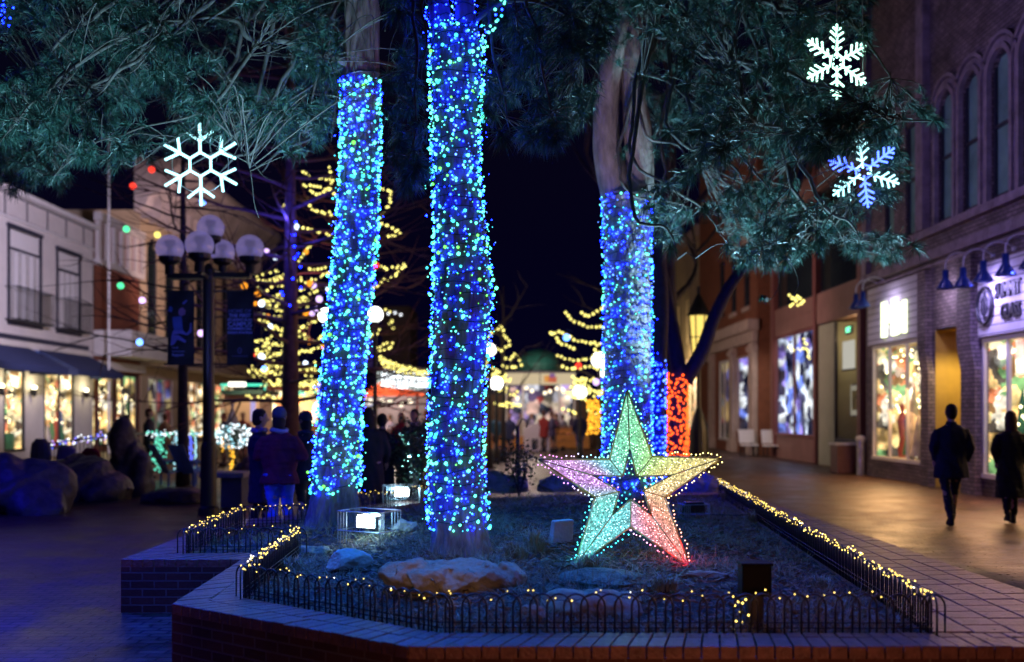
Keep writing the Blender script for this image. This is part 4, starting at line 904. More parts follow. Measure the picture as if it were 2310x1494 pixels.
L.new(d_.outputs[0],m1.inputs[1]); L.new(tr.outputs[0],m1.inputs[2]); L.new(m1.outputs[0],m2.inputs[2]); L.new(t.outputs[0],m2.inputs[1]); L.new(m2.outputs[0],m3.inputs[1]); L.new(g_.outputs[0],m3.inputs[2]); em=N.new('ShaderNodeEmission'); em.inputs[0].default_value=(.50,.42,1,1); em.inputs[1].default_value=.13; ash=N.new('ShaderNodeAddShader'); L.new(m3.outputs[0],ash.inputs[0]); L.new(em.outputs[0],ash.inputs[1]); L.new(ash.outputs[0],N['Material Output'].inputs[0]); mgl.cycles.emission_sampling='NONE'  # faint lilac emission in unlit globes, standing in for light passing through
m2.inputs[0].default_value=.38
for (px,py,r,Y) in ((383,561,31,16.3),(450,553,32,15.9),(475,515,30,16.5),(502,568,27,17.3),(564,561,31,16.6)):
    c=P(px,py,Y); rr_=r*Y/F; gl=MB(); gl.ball(c,rr_,24,16); go=gl.build('globe',mgl,lp,smooth=True)
    b=MB(); b.lathe([(rr_*.78,-rr_*.66),(rr_*.80,-rr_*.56),(rr_*.45,-rr_*.42),(rr_*.22,-rr_*.30),(rr_*.20,.0),(rr_*.36,.05),(rr_*.40,rr_*.55),(rr_*.2,rr_*.62)],c,14); bo=b.build('lamp_holder',M_iron,lp,smooth=False)
    b=MB(); b.lathe([(rr_*.35,-rr_*1.9),(rr_*.35,-rr_*1.2),(rr_*.75,-rr_*.95),(rr_*.80,-rr_*.62)],c,14); b.build('neck',M_iron,lp)
    if (px,py)!=(475,515):
        b=MB(); z=c.z-rr_*1.9; b.box(min(c.x,-5.03)-.03,min(c.y,YP)-.035,z-.06,max(c.x,-5.03)+.03,max(c.y,YP)+.035,z+.02) if abs(c.y-YP)<.25 else b.tube([Vector((c.x,c.y,z)),Vector((-5.03,YP,z))],.035,8); b.build('arm',M_iron,lp)
M_ban=mat('banner_cloth',(.006,.009,.018),.7,.2,4); M_bt=mat('banner_print',(.30,.36,.9),.6,.1); M_bt2=mat('banner_print_dim',(.14,.16,.42),.6,.1)
for k,(x0,x1,y0,y1) in enumerate(((378,438,657,822),(512,572,657,822))):
    a=P(x0,y0,16.4); c=P(x1,y1,16.4); b=MB(); nn=8
    for i in range(nn):
        for j in range(12):
            f=lambda i_,j_:(a.x+(c.x-a.x)*i_/nn,16.4+.012*math.sin(j_*.9+i_*.7),a.z+(c.z-a.z)*j_/12)
            b.face([f(i,j+1),f(i+1,j+1),f(i+1,j),f(i,j)])
    bn=thing('lamp_banner',['dark banner with a seated figure on the left lamp arm','dark banner with block lettering on the right lamp arm'][k],'banner',(.5*(a.x+c.x),16.4,c.z)); b.build('cloth',M_ban,bn,smooth=True)
    for yy in (y0,y1): b=MB(); b.tube([P(x0-8 if k==0 else 480,yy,16.43),P(470 if k==0 else x1+8,yy,16.43)],.014,6); b.build('bracket',M_iron,bn)
    O=Vector(((a.x+c.x)/2,16.375,(a.z+c.z)/2)); fr=lambda x,y,z:O+Vector((x,-z,y))
    if k==1:
        for txt,yy,sz,mt_,sxx in (('HOME OF',.27,.075,M_bt2,1.05),('THE FIRST',.195,.075,M_bt,.98),('STUDENT-RUN',.125,.055,M_bt,.98),('CAMPUS',.05,.10,M_bt,.95),('COMMERCIAL',-.02,.055,M_bt,1.05),('RADIO STATION',-.085,.050,M_bt,.98)): text_mesh(txt,sz*1.1,(lambda yy: lambda x,y,z: fr(x,y+yy,z))(yy),mt_,bn,sx=sxx,bold=.001)
        text_mesh('WWW.RADIO.ORG',.03,lambda x,y,z:fr(x,y-.47,z),M_bt2,bn)
        b=MB(); b.tube([fr(.03*math.cos(t_),-.38+.045*math.sin(t_),.004) for t_ in [i*2*PI/16 for i in range(15)]],.006,5); b.tube([fr(0,-.38,.004),fr(.03,-.40,.004)],.006,5); b.build('emblem',M_bt2,bn)
    else:
        for txt,yy,sz,mt_ in (('Small',-.33,.045,M_bt2),('businesses',-.39,.045,M_bt2),('Support',-.45,.055,M_bt)): text_mesh(txt,sz*1.1,(lambda yy: lambda x,y,z: fr(x-.14,y+yy,z))(yy),mt_,bn,align='LEFT',bold=.001)
        b=MB(); M_fig=mat('banner_figure',(.05,.10,.40),.6,.2)
        def flat(pts,mi): b.mi=mi; b.face([tuple(fr(x,y,.006+.002*mi)) for x,y in pts])
        b.fr=IDF
        flat([(-.13,.17),(.02,.19),(.04,.0),(.05,-.06),(-.10,-.06),(-.12,.05)],0); flat([(-.12,-.05),(.05,-.05),(.10,-.10),(.15,-.04),(.16,.07),(.19,.08),(.19,-.07),(.12,-.13),(.0,-.10),(-.14,-.12)],1); flat([(-.14,-.12),(-.02,-.13),(.10,-.22),(.08,-.25),(-.05,-.20),(-.10,-.28),(-.16,-.30),(-.15,-.2)],1); flat([(-.02,.20),(.03,.19),(.08,.22),(.09,.28),(.04,.33),(-.01,.31),(-.03,.26)],2); flat([(.06,.38),(.12,.44),(.10,.46),(.03,.40)],1); flat([(-.20,.27),(-.14,.25),(-.12,.32),(-.17,.36)],0)
        b.build('printed_figure',[M_fig,mat('banner_figure_b',(.13,.14,.5),.6,.2),mat('banner_figure_c',(.25,.13,.33),.6,.2)],bn)

# ------------------------------------------------------------------ people
def loft(b,rings,n=14):
    """rings: (center Vector, rx, ry) stacked"""
    bb=len(b.v)
    for (c,rx,ry) in rings:
        for k in range(n): a=2*PI*k/n; b.v.append((c[0]+rx*math.cos(a),c[1]+ry*math.sin(a),c[2]))
    for i in range(len(rings)-1):
        for k in range(n): k2=(k+1)%n; b.f.append((bb+i*n+k,bb+i*n+k2,bb+(i+1)*n+k2,bb+(i+1)*n+k)); b.m.append(0)
    b.f.append(tuple(bb+k for k in reversed(range(n)))); b.f.append(tuple(bb+(len(rings)-1)*n+k for k in range(n))); b.m+=[0,0]
def remesh(b,name,mt,parent,vox,sm_=3):
    o=b.build(name,mt,None); m=o.modifiers.new('r','REMESH'); m.mode='VOXEL'; m.voxel_size=vox; m.use_smooth_shade=True
    s_=o.modifiers.new('s','SMOOTH'); s_.factor=.5; s_.iterations=sm_
    me=bake(o); me.materials.clear(); me.materials.append(mt)
    old=o.data; o.modifiers.clear(); o.data=me; bpy.data.meshes.remove(old); me.name=name
    if name in ('jacket','coat','trousers'):
        for v in me.vertices:
            c_=v.co; f_=noise.noise(Vector((c_.x*9,c_.y*9,c_.z*5+c_.x*6)))*.016+noise.noise(Vector((c_.x*5,c_.y*7,c_.z*22)))*.010
            v.co=c_+v.normal*f_
    for p in me.polygons: p.use_smooth=True
    parent_to(o,parent,False); return o
M_skin=mat('skin',(.42,.25,.18),.55,.08)
def person(label,loc,H=1.76,rz=0,coat=(.01,.012,.03),legs=(.01,.012,.02),hair=(.02,.012,.008),stride=.0,arms='down',long=0.0,hat=None,fem=False,vox=.02,hairlong=False,lean=0,group=None,shoe=(.01,.01,.01),scarf=None,wide=1.0):
    s=H/1.78; root=thing('person',label,'person',loc,rz,group=group); root.scale=(s,s,s)
    k=(.9 if fem else 1.0)*wide; c=lambda n_,col:mat(n_+'_%d_%d_%d'%tuple(int(x*200) for x in col),col,.85,.25,14,bump=.25,bscale=10)
    mc=c('cloth',coat); ml_=c('trouser',legs); mh=c('hair',hair)
    hip={1:Vector((.085*k,0,.92)),-1:Vector((-.085*k,0,.92))}
    st_=stride
    foot={1:Vector((.065,st_*.5,.085)),-1:Vector((-.065,-st_*.5,.085+ (.05 if st_ else 0)))}
    knee={}
    for sg in (1,-1): mid=(hip[sg]+foot[sg])/2; knee[sg]=mid+Vector((0,.03+ (.06 if sg<0 else .02)*min(1,st_*2),.02))
    sh={sg:Vector((sg*.150*k,lean*.5,1.405)) for sg in (1,-1)}
    if arms=='pockets': el={sg:Vector((sg*.232*k,-.035,1.16)) for sg in (1,-1)}; wr={sg:Vector((sg*.195*k,.05,.955)) for sg in (1,-1)}
    elif arms=='front': el={sg:Vector((sg*.27*k,.02,1.17)) for sg in (1,-1)}; wr={sg:Vector((sg*.12*k,.24,1.16)) for sg in (1,-1)}
    else: el={sg:Vector((sg*.25*k,-.02+sg*st_*.12,1.16)) for sg in (1,-1)}; wr={sg:Vector((sg*.26*k,.05+sg*st_*.35,.93)) for sg in (1,-1)}
    hc=Vector((0,.015+lean,1.665))
    def limbs(b,g):
        for sg in (1,-1): b.tube([hip[sg]+Vector((0,0,.05)),hip[sg].lerp(knee[sg],.45),knee[sg],knee[sg].lerp(foot[sg],.35)+Vector((0,-.015,0)),foot[sg]],[.098*k*g,.082*g,.056*g,.060*g,.040*g],12)
    def armz(b,g):
        for sg in (1,-1): b.tube([sh[sg]*1,sh[sg].lerp(el[sg],.5),el[sg],el[sg].lerp(wr[sg],.5),wr[sg]],[.050*g,.056*g,.046*g,.040*g,.030*g],10)
    def torso(b,g,bot=.90):
        loft(b,[(Vector((0,0,bot)),.182*k*g,.115*g),(Vector((0,0,(bot+1)/2)),.172*k*g,.11*g),(Vector((0,0,1.0)),.150*k*g,.105*g),(Vector((0,lean*.2,1.12)),(.145 if fem else .168)*k*g,.105*g),(Vector((0,lean*.4,1.30)),.175*k*g,.115*g),(Vector((0,lean*.5,1.38)),.170*k*g,.105*g),(Vector((0,lean*.5,1.43)),.135*k*g,.09*g),(Vector((0,lean*.55,1.475)),.085*k*g,.07*g),(Vector((0,lean*.7,1.50)),.065,.06)])
    b=MB(); limbs(b,1); armz(b,1); torso(b,1)
    b.tube([Vector((0,lean*.6,1.44)),hc+Vector((0,-.01,-.06))],[.058,.055],12)
    loft(b,[(hc+Vector((0,.012,-.115)),.032,.04),(hc+Vector((0,.01,-.095)),.052,.062),(hc+Vector((0,.004,-.04)),.070,.088),(hc,.077,.097),(hc+Vector((0,-.005,.05)),.074,.096),(hc+Vector((0,-.008,.09)),.055,.075),(hc+Vector((0,-.008,.112)),.02,.03)],16)
    b.tube([hc+Vector((0,.085,.0)),hc+Vector((0,.118,-.028)),hc+Vector((0,.09,-.04))],[.010,.016,.010],8)          # nose
    for sg in (1,-1):
        b.tube([hc+Vector((sg*.072,-.005,-.03)),hc+Vector((sg*.088,-.012,.02))],[.012,.016],8)                      # ears
        d=(wr[sg]-el[sg]).normalized(); side=Vector((0,1,0)); pal_=wr[sg]+d*.085
        b.tube([wr[sg],wr[sg]+d*.04,pal_],[.028,.036,.034],8)
        for f_ in range(4): o_=side*(-.027+.018*f_); b.tube([pal_+o_-d*.02,pal_+o_+d*(.035+.006*(f_ in(1,2))),pal_+o_+d*(.06+.01*(f_ in(1,2)))-Vector((sg*.018,0,0))],[.011,.010,.008],6)
        b.tube([wr[sg]+d*.03+side*.03,wr[sg]+d*.06+side*.055,wr[sg]+d*.09+side*.055],[.012,.011,.009],6)
    remesh(b,'body',M_skin,root,min(vox,.014),1)
    b=MB(); limbs(b,1.12); loft(b,[(Vector((0,0,.80)),.10*k,.09),(Vector((0,0,.86)),.15*k,.11),(Vector((0,0,1.02)),.158*k,.115)]); remesh(b,'trousers',ml_,root,vox)
    b=MB(); armz(b,1.5); torso(b,1.26,bot=.83-long)
    if long:
        loft(b,[(Vector((0,0,.86-long)),.20*k,.15),(Vector((0,0,.95)),.175*k,.125)])
    b.tube([Vector((0,lean*.55,1.46)),Vector((0,lean*.7,1.53))],[.085,.070],12)
    remesh(b,'coat' if long else 'jacket',mc,root,vox)
    for sg in (1,-1):
        b=MB(); f_=foot[sg]; loft(b,[(f_+Vector((0,.05,-.085)),.045,.135),(f_+Vector((0,.045,-.045)),.043,.125),(f_+Vector((0,.0,.0)),.042,.06),(f_+Vector((0,0,.06)),.045,.05)],12); o=b.build('shoe',c('shoe',shoe),root,smooth=True,world=False)
    b=MB()
    if hat:
        loft(b,[(hc+Vector((0,-.01,.0)),.088,.108),(hc+Vector((0,-.01,.06)),.088,.108),(hc+Vector((0,-.012,.115)),.07,.085),(hc+Vector((0,-.012,.145)),.03,.035)],16); b.build('knitted_hat',c('hat',hat),root,smooth=True,world=False)
        b=MB()
    loft(b,[(hc+Vector((0,-.035,-.10)),.05,.055),(hc+Vector((0,-.025,-.04)),.080,.088),(hc+Vector((0,-.018,.03)),.086,.095),(hc+Vector((0,-.014,.09)),.070,.088),(hc+Vector((0,-.014,.128)),.03,.04)],16)
    if hairlong: loft(b,[(hc+Vector((0,-.05,-.24)),.085,.05),(hc+Vector((0,-.045,-.12)),.098,.068),(hc+Vector((0,-.03,.0)),.092,.085)],16)
    o=remesh(b,'hair',mh,root,.012,2) if not hat else remesh(b,'hair',mh,root,.014,2)
    if hat: o.scale=(.97,.97,.9); o.location=(0,0,.1)
    if scarf:
        b=MB(); b.tube([Vector((.09*math.cos(t_),.085*math.sin(t_)+lean*.6,1.50+.01*math.sin(2*t_))) for t_ in [i*2*PI/14 for i in range(15)]],.032,8); b.build('scarf',c('scarf',scarf),root,smooth=True,world=False)
    return root
def stand(px,Y): return ((px-CX)*Y/F,Y,gz((px-CX)*Y/F,Y))
person('man in a dark navy coat walking away on the right pavement',stand(2146,14.7),1.80,-.12,(.006,.010,.035),(.008,.012,.035),stride=.42,arms='pockets',long=.12,vox=.014,wide=1.12)
person('woman in a knee length black coat and heeled boots at the right edge',stand(2280,15.1),1.70,-.25,(.008,.011,.010),(.004,.004,.006),hair=(.10,.055,.03),stride=.25,arms='pockets',long=.42,fem=True,hairlong=True,vox=.014,wide=1.12)
person('person in a maroon jacket blue jeans and knitted hat left of the left pine',stand(630,12.2),1.73,-.15,(.13,.008,.025),(.06,.16,.62),hat=(.07,.09,.14),stride=.18,vox=.014,wide=1.15,scarf=(.3,.32,.42),arms='front')
person('person in a dark coat and violet scarf left of the maroon jacket',stand(585,12.9),1.72,-1.2,(.014,.012,.03),(.01,.008,.014),stride=.2,long=.3,scarf=(.18,.15,.38),arms='front')
person('hooded person in black between the maroon jacket and the left pine',stand(690,13.3),1.68,.9,(.008,.010,.018),(.008,.009,.016),stride=.15,scarf=(.02,.03,.06),arms='front',hat=(.02,.02,.04))
person('tall person with long dark hair just right of the left pine trunk',stand(832,15.2),1.74,.3,(.008,.010,.018),(.02,.03,.08),long=.35,hairlong=True,stride=.2,wide=1.15)
person('person in a dark coat partly behind the tall long haired one',stand(862,15.8),1.66,-.2,(.010,.010,.020),(.015,.02,.04),long=.25)
person('person in dark winter clothes left behind the centre trunk',stand(935,19),1.74,2.8,(.012,.014,.02),(.012,.012,.02),long=.2,scarf=(.35,.3,.3))
person('person in a red coat far behind the evergreen shrub',stand(905,24),1.68,2.9,(.35,.015,.02),(.012,.012,.02),long=.2,hair=(.25,.14,.07),hairlong=True,vox=.025)
person('man in a navy jacket and blue jeans standing right of the kiosk',stand(1308,39),1.78,.3,(.015,.02,.07),(.03,.06,.2),vox=.03,wide=1.1)
person('man in a dark vest looking sideways behind the light draped railing',stand(336,25.5),1.78,-1.3,(.008,.010,.03),(.01,.01,.02),hair=(.07,.03,.02),vox=.025)
person('dark silhouette between the blue and red wrapped trunks',stand(1493,31),1.75,.2,(.01,.012,.03),(.01,.01,.02),vox=.03)
crowd=[(272,38,(.25,.2,.3),(.03,.03,.06),'shopper in pale grey before the far left shop windows'),(372,33,(.1,.05,.04),(.02,.02,.03),'shopper in brown crossing behind the garland railing'),(505,31,(.03,.04,.1),(.02,.02,.05),'shopper in dark blue behind the white lit bush'),(548,34,(.25,.05,.05),(.02,.02,.03),'shopper in red by the beige ticket booth'),(610,38,(.12,.1,.16),(.02,.02,.04),'shopper in grey far behind the maroon jacket'),(668,33,(.02,.1,.08),(.02,.02,.04),'shopper in green far left of the left pine'),(720,40,(.2,.18,.2),(.02,.02,.04),'far shopper half behind the left pine trunk'),(1095,44,(.2,.1,.05),(.02,.02,.03),'far shopper in tan right against the centre trunk'),(1175,46,(.5,.45,.4),(.02,.02,.03),'far shopper in cream left of the white hut'),(1330,47,(.4,.1,.05),(.02,.02,.03),'far shopper in rust by the amber wrapped post'),(1245,41,(.06,.05,.12),(.02,.02,.05),'shopper in a grey violet coat right of the white hut'),(1226,43,(.35,.04,.04),(.02,.02,.03),'shopper in a red jumper before the kiosk counter'),(1270,44,(.3,.28,.34),(.02,.02,.03),'shopper in a pale coat under the kiosk roof'),(1200,45,(.35,.3,.5),(.05,.05,.1),'shopper in lilac at the left of the kiosk'),(1150,40,(.02,.03,.09),(.01,.01,.04),'shopper in a navy coat left of the kiosk'),(1118,38,(.03,.12,.2),(.01,.01,.04),'shopper in teal right beside the centre trunk'),(1290,46,(.05,.03,.08),(.02,.02,.03),'shopper in dark plum by the wooden counter'),(960,36,(.03,.03,.05),(.02,.02,.03),'shopper in dark clothes left against the centre trunk'),(880,37,(.2,.2,.28),(.02,.02,.03),'shopper in light grey under the red canopy'),(1255,42.5,(.12,.03,.06),(.02,.02,.03),'shopper in burgundy among the kiosk crowd'),(1582,40,(.02,.02,.03),(.02,.02,.03),'distant walker behind the lantern base')]
for i,(px,Y,c1,c2,lab) in enumerate(crowd): person(lab,stand(px,Y),1.6+.03*(i%6),i*1.1,c1,c2,vox=.035,long=.1*(i%3),hair=(.05+.03*(i%3),.03,.02),arms=('down','front','pockets')[i%3],group=None)

# ------------------------------------------------------------------ far lamps
def globe_lamp(label,px,py,Y,r,ban=False):
    c=P(px,py,Y); root=thing('globe_lamp',label,'street lamp',(c.x,c.y,0)); b=MB(); b.lathe([(.13,0),(.12,.4),(.06,.6),(.05,c.z-r-.1),(.1,c.z-r*.8)],(c.x,c.y,0),12); b.build('pole',M_iron,root)
    b=MB(); b.ball(c,r,20,14); b.build('globe',emit('lit_globe',(1,.98,.92),4.5),root,smooth=True); return root
globe_lamp('lit white globe lamp just right of the left pine trunk',846,710,25,.20); globe_lamp('lit white globe lamp left of the left pine trunk',735,712,25,.19)
globe_lamp('lit globe lamp by the centre trunk above the small yellow tree',1104,790,30,.2); globe_lamp('lower lit globe lamp left of the kiosk roof',1120,865,33,.22); globe_lamp('lit globe lamp right of the kiosk near the right pine',1352,812,33,.26); globe_lamp('lower lit globe lamp in the yellow tree right of kiosk',1308,885,35,.25)
globe_lamp('small far lit globe above the stall roofs',1060+300,840,40,.2)
bn=thing('lamp_banner','pale violet and navy banner hanging under the right globe lamp','banner',P(828,835,25)); b=MB(); a=P(815,765,25); c=P(845,828,25); b.box(a.x,24.98,c.z,c.x,25.0,a.z); b.build('upper_panel',mat('violet_cloth',(.35,.28,.55),.7),bn); c2=P(845,868,25); b=MB(); b.box(a.x,24.98,c2.z,c.x,25.0,c.z); b.build('lower_panel',M_ban,bn); text_mesh('1',.38,lambda x,y,z:Vector(((a.x+c.x)/2+x,24.96-z,P(0,800,25).z+y)),mat('white_print',(.75,.7,.85),.6),bn,bold=.01)
# lantern
YLn=27; root=thing('lantern_lamp','tall black lantern with glowing yellow panes beside the red wrapped tree','street lamp',(P(1576,0,YLn).x,YLn,0)); x=P(1576,0,YLn).x
b=MB(); b.lathe([(.30,0),(.30,.25),(.26,.3),(.28,.5),(.25,1.2),(.16,1.55),(.09,1.75),(.07,1.8),(.06,2.9),(.12,2.95),(.22,3.05)],(x,YLn,0),14); b.build('post',M_iron,root)
z0,z1=3.1,4.3; b=MB(); b.lathe([(.15,z0),(.24,z1)],(x,YLn,0),6); b.build('lantern_glass',emit('lantern_glow',(1,.72,.16),1.3),root)
b=MB(); 
for k in range(6): a=2*PI*k/6; b.tube([(x+.155*math.cos(a),YLn+.155*math.sin(a),z0),(x+.245*math.cos(a),YLn+.245*math.sin(a),z1)],.02,5)
b.tube([(x+.25*math.cos(2*PI*k/12),YLn+.25*math.sin(2*PI*k/12),3.72) for k in range(13)],.015,5); b.lathe([(.32,z1),(.29,z1+.1),(.13,z1+.42),(.05,z1+.6),(.04,z1+.8)],(x,YLn,0),12); b.build('lantern_frame',M_iron,root)
point((x,YLn-.6,3.7),30,(1,.75,.4),.3)

# ------------------------------------------------------------------ facades
def wall(b,W,H,ops,dep=.25,u0=0,v0=0):
    """front face with openings (u0,v0,u1,v1[,arch]) and their reveals"""
    us=sorted({u0,W}|{o[0] for o in ops}|{o[2] for o in ops}); vs=sorted({v0,H}|{o[1] for o in ops}|{o[3] for o in ops})
    for i in range(len(us)-1):
        for j in range(len(vs)-1):
            cu=(us[i]+us[i+1])/2; cv=(vs[j]+vs[j+1])/2
            if any(o[0]<cu<o[2] and o[1]<cv<o[3] for o in ops): continue
            b.face([(us[i],vs[j],0),(us[i+1],vs[j],0),(us[i+1],vs[j+1],0),(us[i],vs[j+1],0)])
    for o in ops:
        if len(o)>5: continue
        a0,c0,a1,c1=o[:4]
        if len(o)>4:
            r=(a1-a0)/2; cu=(a0+a1)/2; sp_=c1-r; n_=10
            arc=[(cu+r*math.cos(PI*k/n_),sp_+r*math.sin(PI*k/n_)) for k in range(n_+1)]
            for k in range(n_):
                p,q=arc[k],arc[k+1]; b.face([(p[0],p[1],0),(p[0],c1,0),(q[0],c1,0),(q[0],q[1],0)]); b.face([(p[0],p[1],0),(q[0],q[1],0),(q[0],q[1],-dep),(p[0],p[1],-dep)])
            c1=sp_
        else: b.face([(a0,c1,0),(a1,c1,0),(a1,c1,-dep),(a0,c1,-dep)])
        b.face([(a0,c0,0),(a0,c1,0),(a0,c1,-dep),(a0,c0,-dep)]); b.face([(a1,c0,0),(a1,c1,0),(a1,c1,-dep),(a1,c0,-dep)]); b.face([(a0,c0,0),(a1,c0,0),(a1,c0,-dep),(a0,c0,-dep)])
WARM=[(1,.62,.22),(1,.80,.45),(.9,.25,.12),(1,.9,.65),(.35,.18,.06),(.25,.5,.2),(1,.7,.3),(.1,.07,.05)]
MIX=[(1,.75,.35),(.1,.08,.1),(1,.9,.6),(.8,.2,.2),(.3,.3,.9),(1,.65,.25),(.15,.5,.3),(.9,.9,.95),(.2,.12,.06)]
D_warm=display('display_warm',4.2,1.7,WARM); D_mix=display('display_mixed',4.4,1.5,[(1,.75,.3),(.1,.08,.06),(1,.85,.5),(.8,.25,.1),(1,.62,.2),(1,.65,.25),(.2,.4,.15),(1,.9,.7),(.3,.16,.06)]); D_dim=display('display_dim',2.2,.35,MIX,.3)
M_ivory=mat('ivory_paint',(.62,.58,.55),.6,.08,2,bump=.1); M_trim=mat('white_trim',(.7,.68,.66),.5,.06); M_dtrim=mat('dark_trim',(.03,.03,.05),.5)
GLS=glass('shop_glass'); GL2=mat('night_glass',(.02,.03,.03),.08,.2,3,spec=.8)
def shopwin(par,fr,u0,v0,u1,v1,mul,disp,dep=.5,fm=None,fw=.07,goods=None,label=None):
    fm=fm or M_trim
    w=MB(fr); 
    for t in range(mul+1): u=u0+(u1-u0)*t/mul; w.box(u-fw/2,v0,-.05,u+fw/2,v1,.02)
    w.box(u0,v0-.06,-.10,u1,v0+.03,.06); w.box(u0,v1-.06,-.10,u1,v1+.03,.032)
    wo=w.build('shop_window',fm,par)
    g=MB(fr); g.face([(u0,v0,-.05),(u1,v0,-.05),(u1,v1,-.05),(u0,v1,-.05)]); g.build('pane',GLS,wo)
    g=MB(fr); g.face([(u0,v0,-dep),(u1,v0,-dep),(u1,v1,-dep),(u0,v1,-dep)]); g.build('display_goods',disp,wo)
    g=MB(fr); g.face([(u0,v0,-.1),(u1,v0,-.1),(u1,v0,-dep),(u0,v0,-dep)]); g.face([(u0,v1,-.1),(u1,v1,-.1),(u1,v1,-dep),(u0,v1,-dep)]); g.mi=1; g.face([(u0,v0,-.1),(u0,v1,-.1),(u0,v1,-dep),(u0,v0,-dep)]); g.face([(u1,v0,-.1),(u1,v1,-.1),(u1,v1,-dep),(u1,v0,-dep)]); g.build('display_case',[mat('warm_interior',(.5,.38,.22),.7),disp],wo)
    if goods:
        rnd=random.Random(goods)
        for k in range(int((u1-u0)*3)):
            u=rnd.uniform(u0+.15,u1-.15); dd=rnd.uniform(-dep+.1,-.18); hh=rnd.uniform(.3,(v1-v0)*.7); c0=fr(u,v0+.01,dd); b=MB(); kind=k%3
            if kind==0:
                b.lathe([(.04,0),(.04,.1),(.20,.1),(.12,hh*.4),(.15,hh*.4),(.07,hh*.75),(.09,hh*.75),(.01,hh)],c0,10); b.build('display_tree',mat('tree_deco_%d'%(k%2),[(.05,.25,.1),(.5,.45,.4)][k%2],.6),wo)
            elif kind==1: b.lathe([(.09,0),(.12,.2),(.07,.45),(.10,.7),(.14,.95),(.05,1.15),(.06,1.2),(.07,1.3),(.03,1.38)],c0,10,1,.7); b.build('mannequin_bust',mat('garment_%d'%(k%4),[(.5,.1,.08),(.1,.15,.4),(.6,.5,.4),(.1,.3,.15)][k%4],.7),wo)
            else:
                b.box(c0.x-.12,c0.y-.12,c0.z,c0.x+.12,c0.y+.12,c0.z+hh*.5); b.build('gift_box',mat('box_%d'%(k%3),[(.5,.1,.08),(.7,.6,.3),(.1,.3,.15)][k%3],.5),wo)
        pts=[(fr(rnd.uniform(u0+.1,u1-.1),v0+(v1-v0)*rnd.uniform(.3,.97),rnd.uniform(-dep+.05,-.15)),.035,0) for _ in range(int((u1-u0)*18))]
        q=MB(); 
        V=(np.array([tuple(p[0]) for p in pts])[:,None,:]+OCT[0][None]*.04).reshape(-1,3); Fc=(OCT[1][None]+(np.arange(len(pts))*6)[:,None,None]).reshape(-1,3); npmesh('display_lights',V,Fc,emit('bulb_display',(1,.85,.45),6,False),wo)
    return wo
def sash(par,fr,u0,v0,u1,v1,arch=False,dep=.2,mt=None,gm=None):
    w=MB(fr); t=.06; fm=mt or M_dtrim
    w.box(u0,v0,-dep,u0+t,v1,-dep+.08); w.box(u1-t,v0,-dep,u1,v1,-dep+.08); w.box(u0,v0,-dep,u1,v0+t,-dep+.082); w.box(u0,(v0+v1)/2-.03,-dep,u1,(v0+v1)/2+.03,-dep+.084); w.box(u0,v1-t,-dep,u1,v1,-dep+.082)
    wo=w.build('window',fm,par); g=MB(fr); g.face([(u0,v0,-dep+.02),(u1,v0,-dep+.02),(u1,v1,-dep+.02),(u0,v1,-dep+.02)]); g.build('pane',gm or GL2,wo); return wo

# --- right: painted brick building with arched windows
XR=9.55; YA=13.0; fr=frame((XR,YA,0),(0,1,0),(-1,0,0)); W=26.85-YA
M_pbrick=brick('painted_brick',(.30,.23,.25),(.17,.13,.15),(.07,.06,.065),w=.22,h=.085,ms=.012,stain=.55,bump=.9)
M_stone=mat('violet_stone',(.27,.22,.26),.8,.45,3,bump=.4)
rb=thing('brick_shop_building','painted brick shop building with tall arched windows on the right','building',(XR,20,0))
sh1=(22.95-YA,.52,26.3-YA,3.40); door=(20.85-YA,0,22.45-YA,3.55,0,0); sh2=(14.2-YA,.42,20.15-YA,3.15)
arch=[(y-.42-YA,5.92,y+.42-YA,8.75,1) for y in (13.9,15.3,16.7,18.15,19.4,20.65,21.85)]+[(23.55-YA,5.92,24.15-YA,8.6),(24.9-YA,5.92,25.5-YA,8.6)]
b=MB(fr); wall(b,W,13.0,[sh1,door,sh2]+arch,.14)
b.face([(W,0,0),(W,13,0),(W,13,-12),(W,0,-12)]); b.face([(0,0,0),(0,13,0),(0,13,-12),(0,0,-12)]); b.face([(0,13,0),(W,13,0),(W,13,-12),(0,13,-12)]); b.build('wall',M_pbrick,rb)
b=MB(fr); b.box(0,5.12,-.05,W+.05,5.34,.14); b.box(0,5.68,-.05,W,5.86,.16); b.box(0,4.98,-.05,W+.03,5.05,.08); b.build('ledge',M_stone,rb,bevel=.015)
b=MB(fr); b.box(22.75-YA,5.87,-.04,23.15-YA,12.5,.18); b.box(26.5-YA,5.35,-.04,26.85-YA,12.5,.14); b.build('pilaster',M_stone,rb,bevel=.01)
for a in arch:
    if len(a)>4:
        b=MB(fr); r=(a[2]-a[0])/2; cu=(a[0]+a[2])/2; sp_=a[3]-r
        for (ra,rb_,pr) in ((r+.02,r+.13,.10),(r+.13,r+.24,.05),(r+.28,r+.36,.09)):
            for k in range(14):
                t0=PI*k/14; t1=PI*(k+1)/14; b.prism([(cu+ra*math.cos(t0),sp_+ra*math.sin(t0)),(cu+rb_*math.cos(t0),sp_+rb_*math.sin(t0)),(cu+rb_*math.cos(t1),sp_+rb_*math.sin(t1)),(cu+ra*math.cos(t1),sp_+ra*math.sin(t1))],-.03,pr)
            if ra<r+.2:
                for s in (1,-1): b.box(min(cu+s*ra,cu+s*rb_),5.87,-.03,max(cu+s*ra,cu+s*rb_),sp_,pr)
        b.build('arch_trim',M_stone,rb)
    sash(rb,fr,a[0],a[1],a[2],a[3]-.0,dep=.12,gm=mat('teal_glass',(.20,.40,.33),.25,.3,1.2,spec=.7))
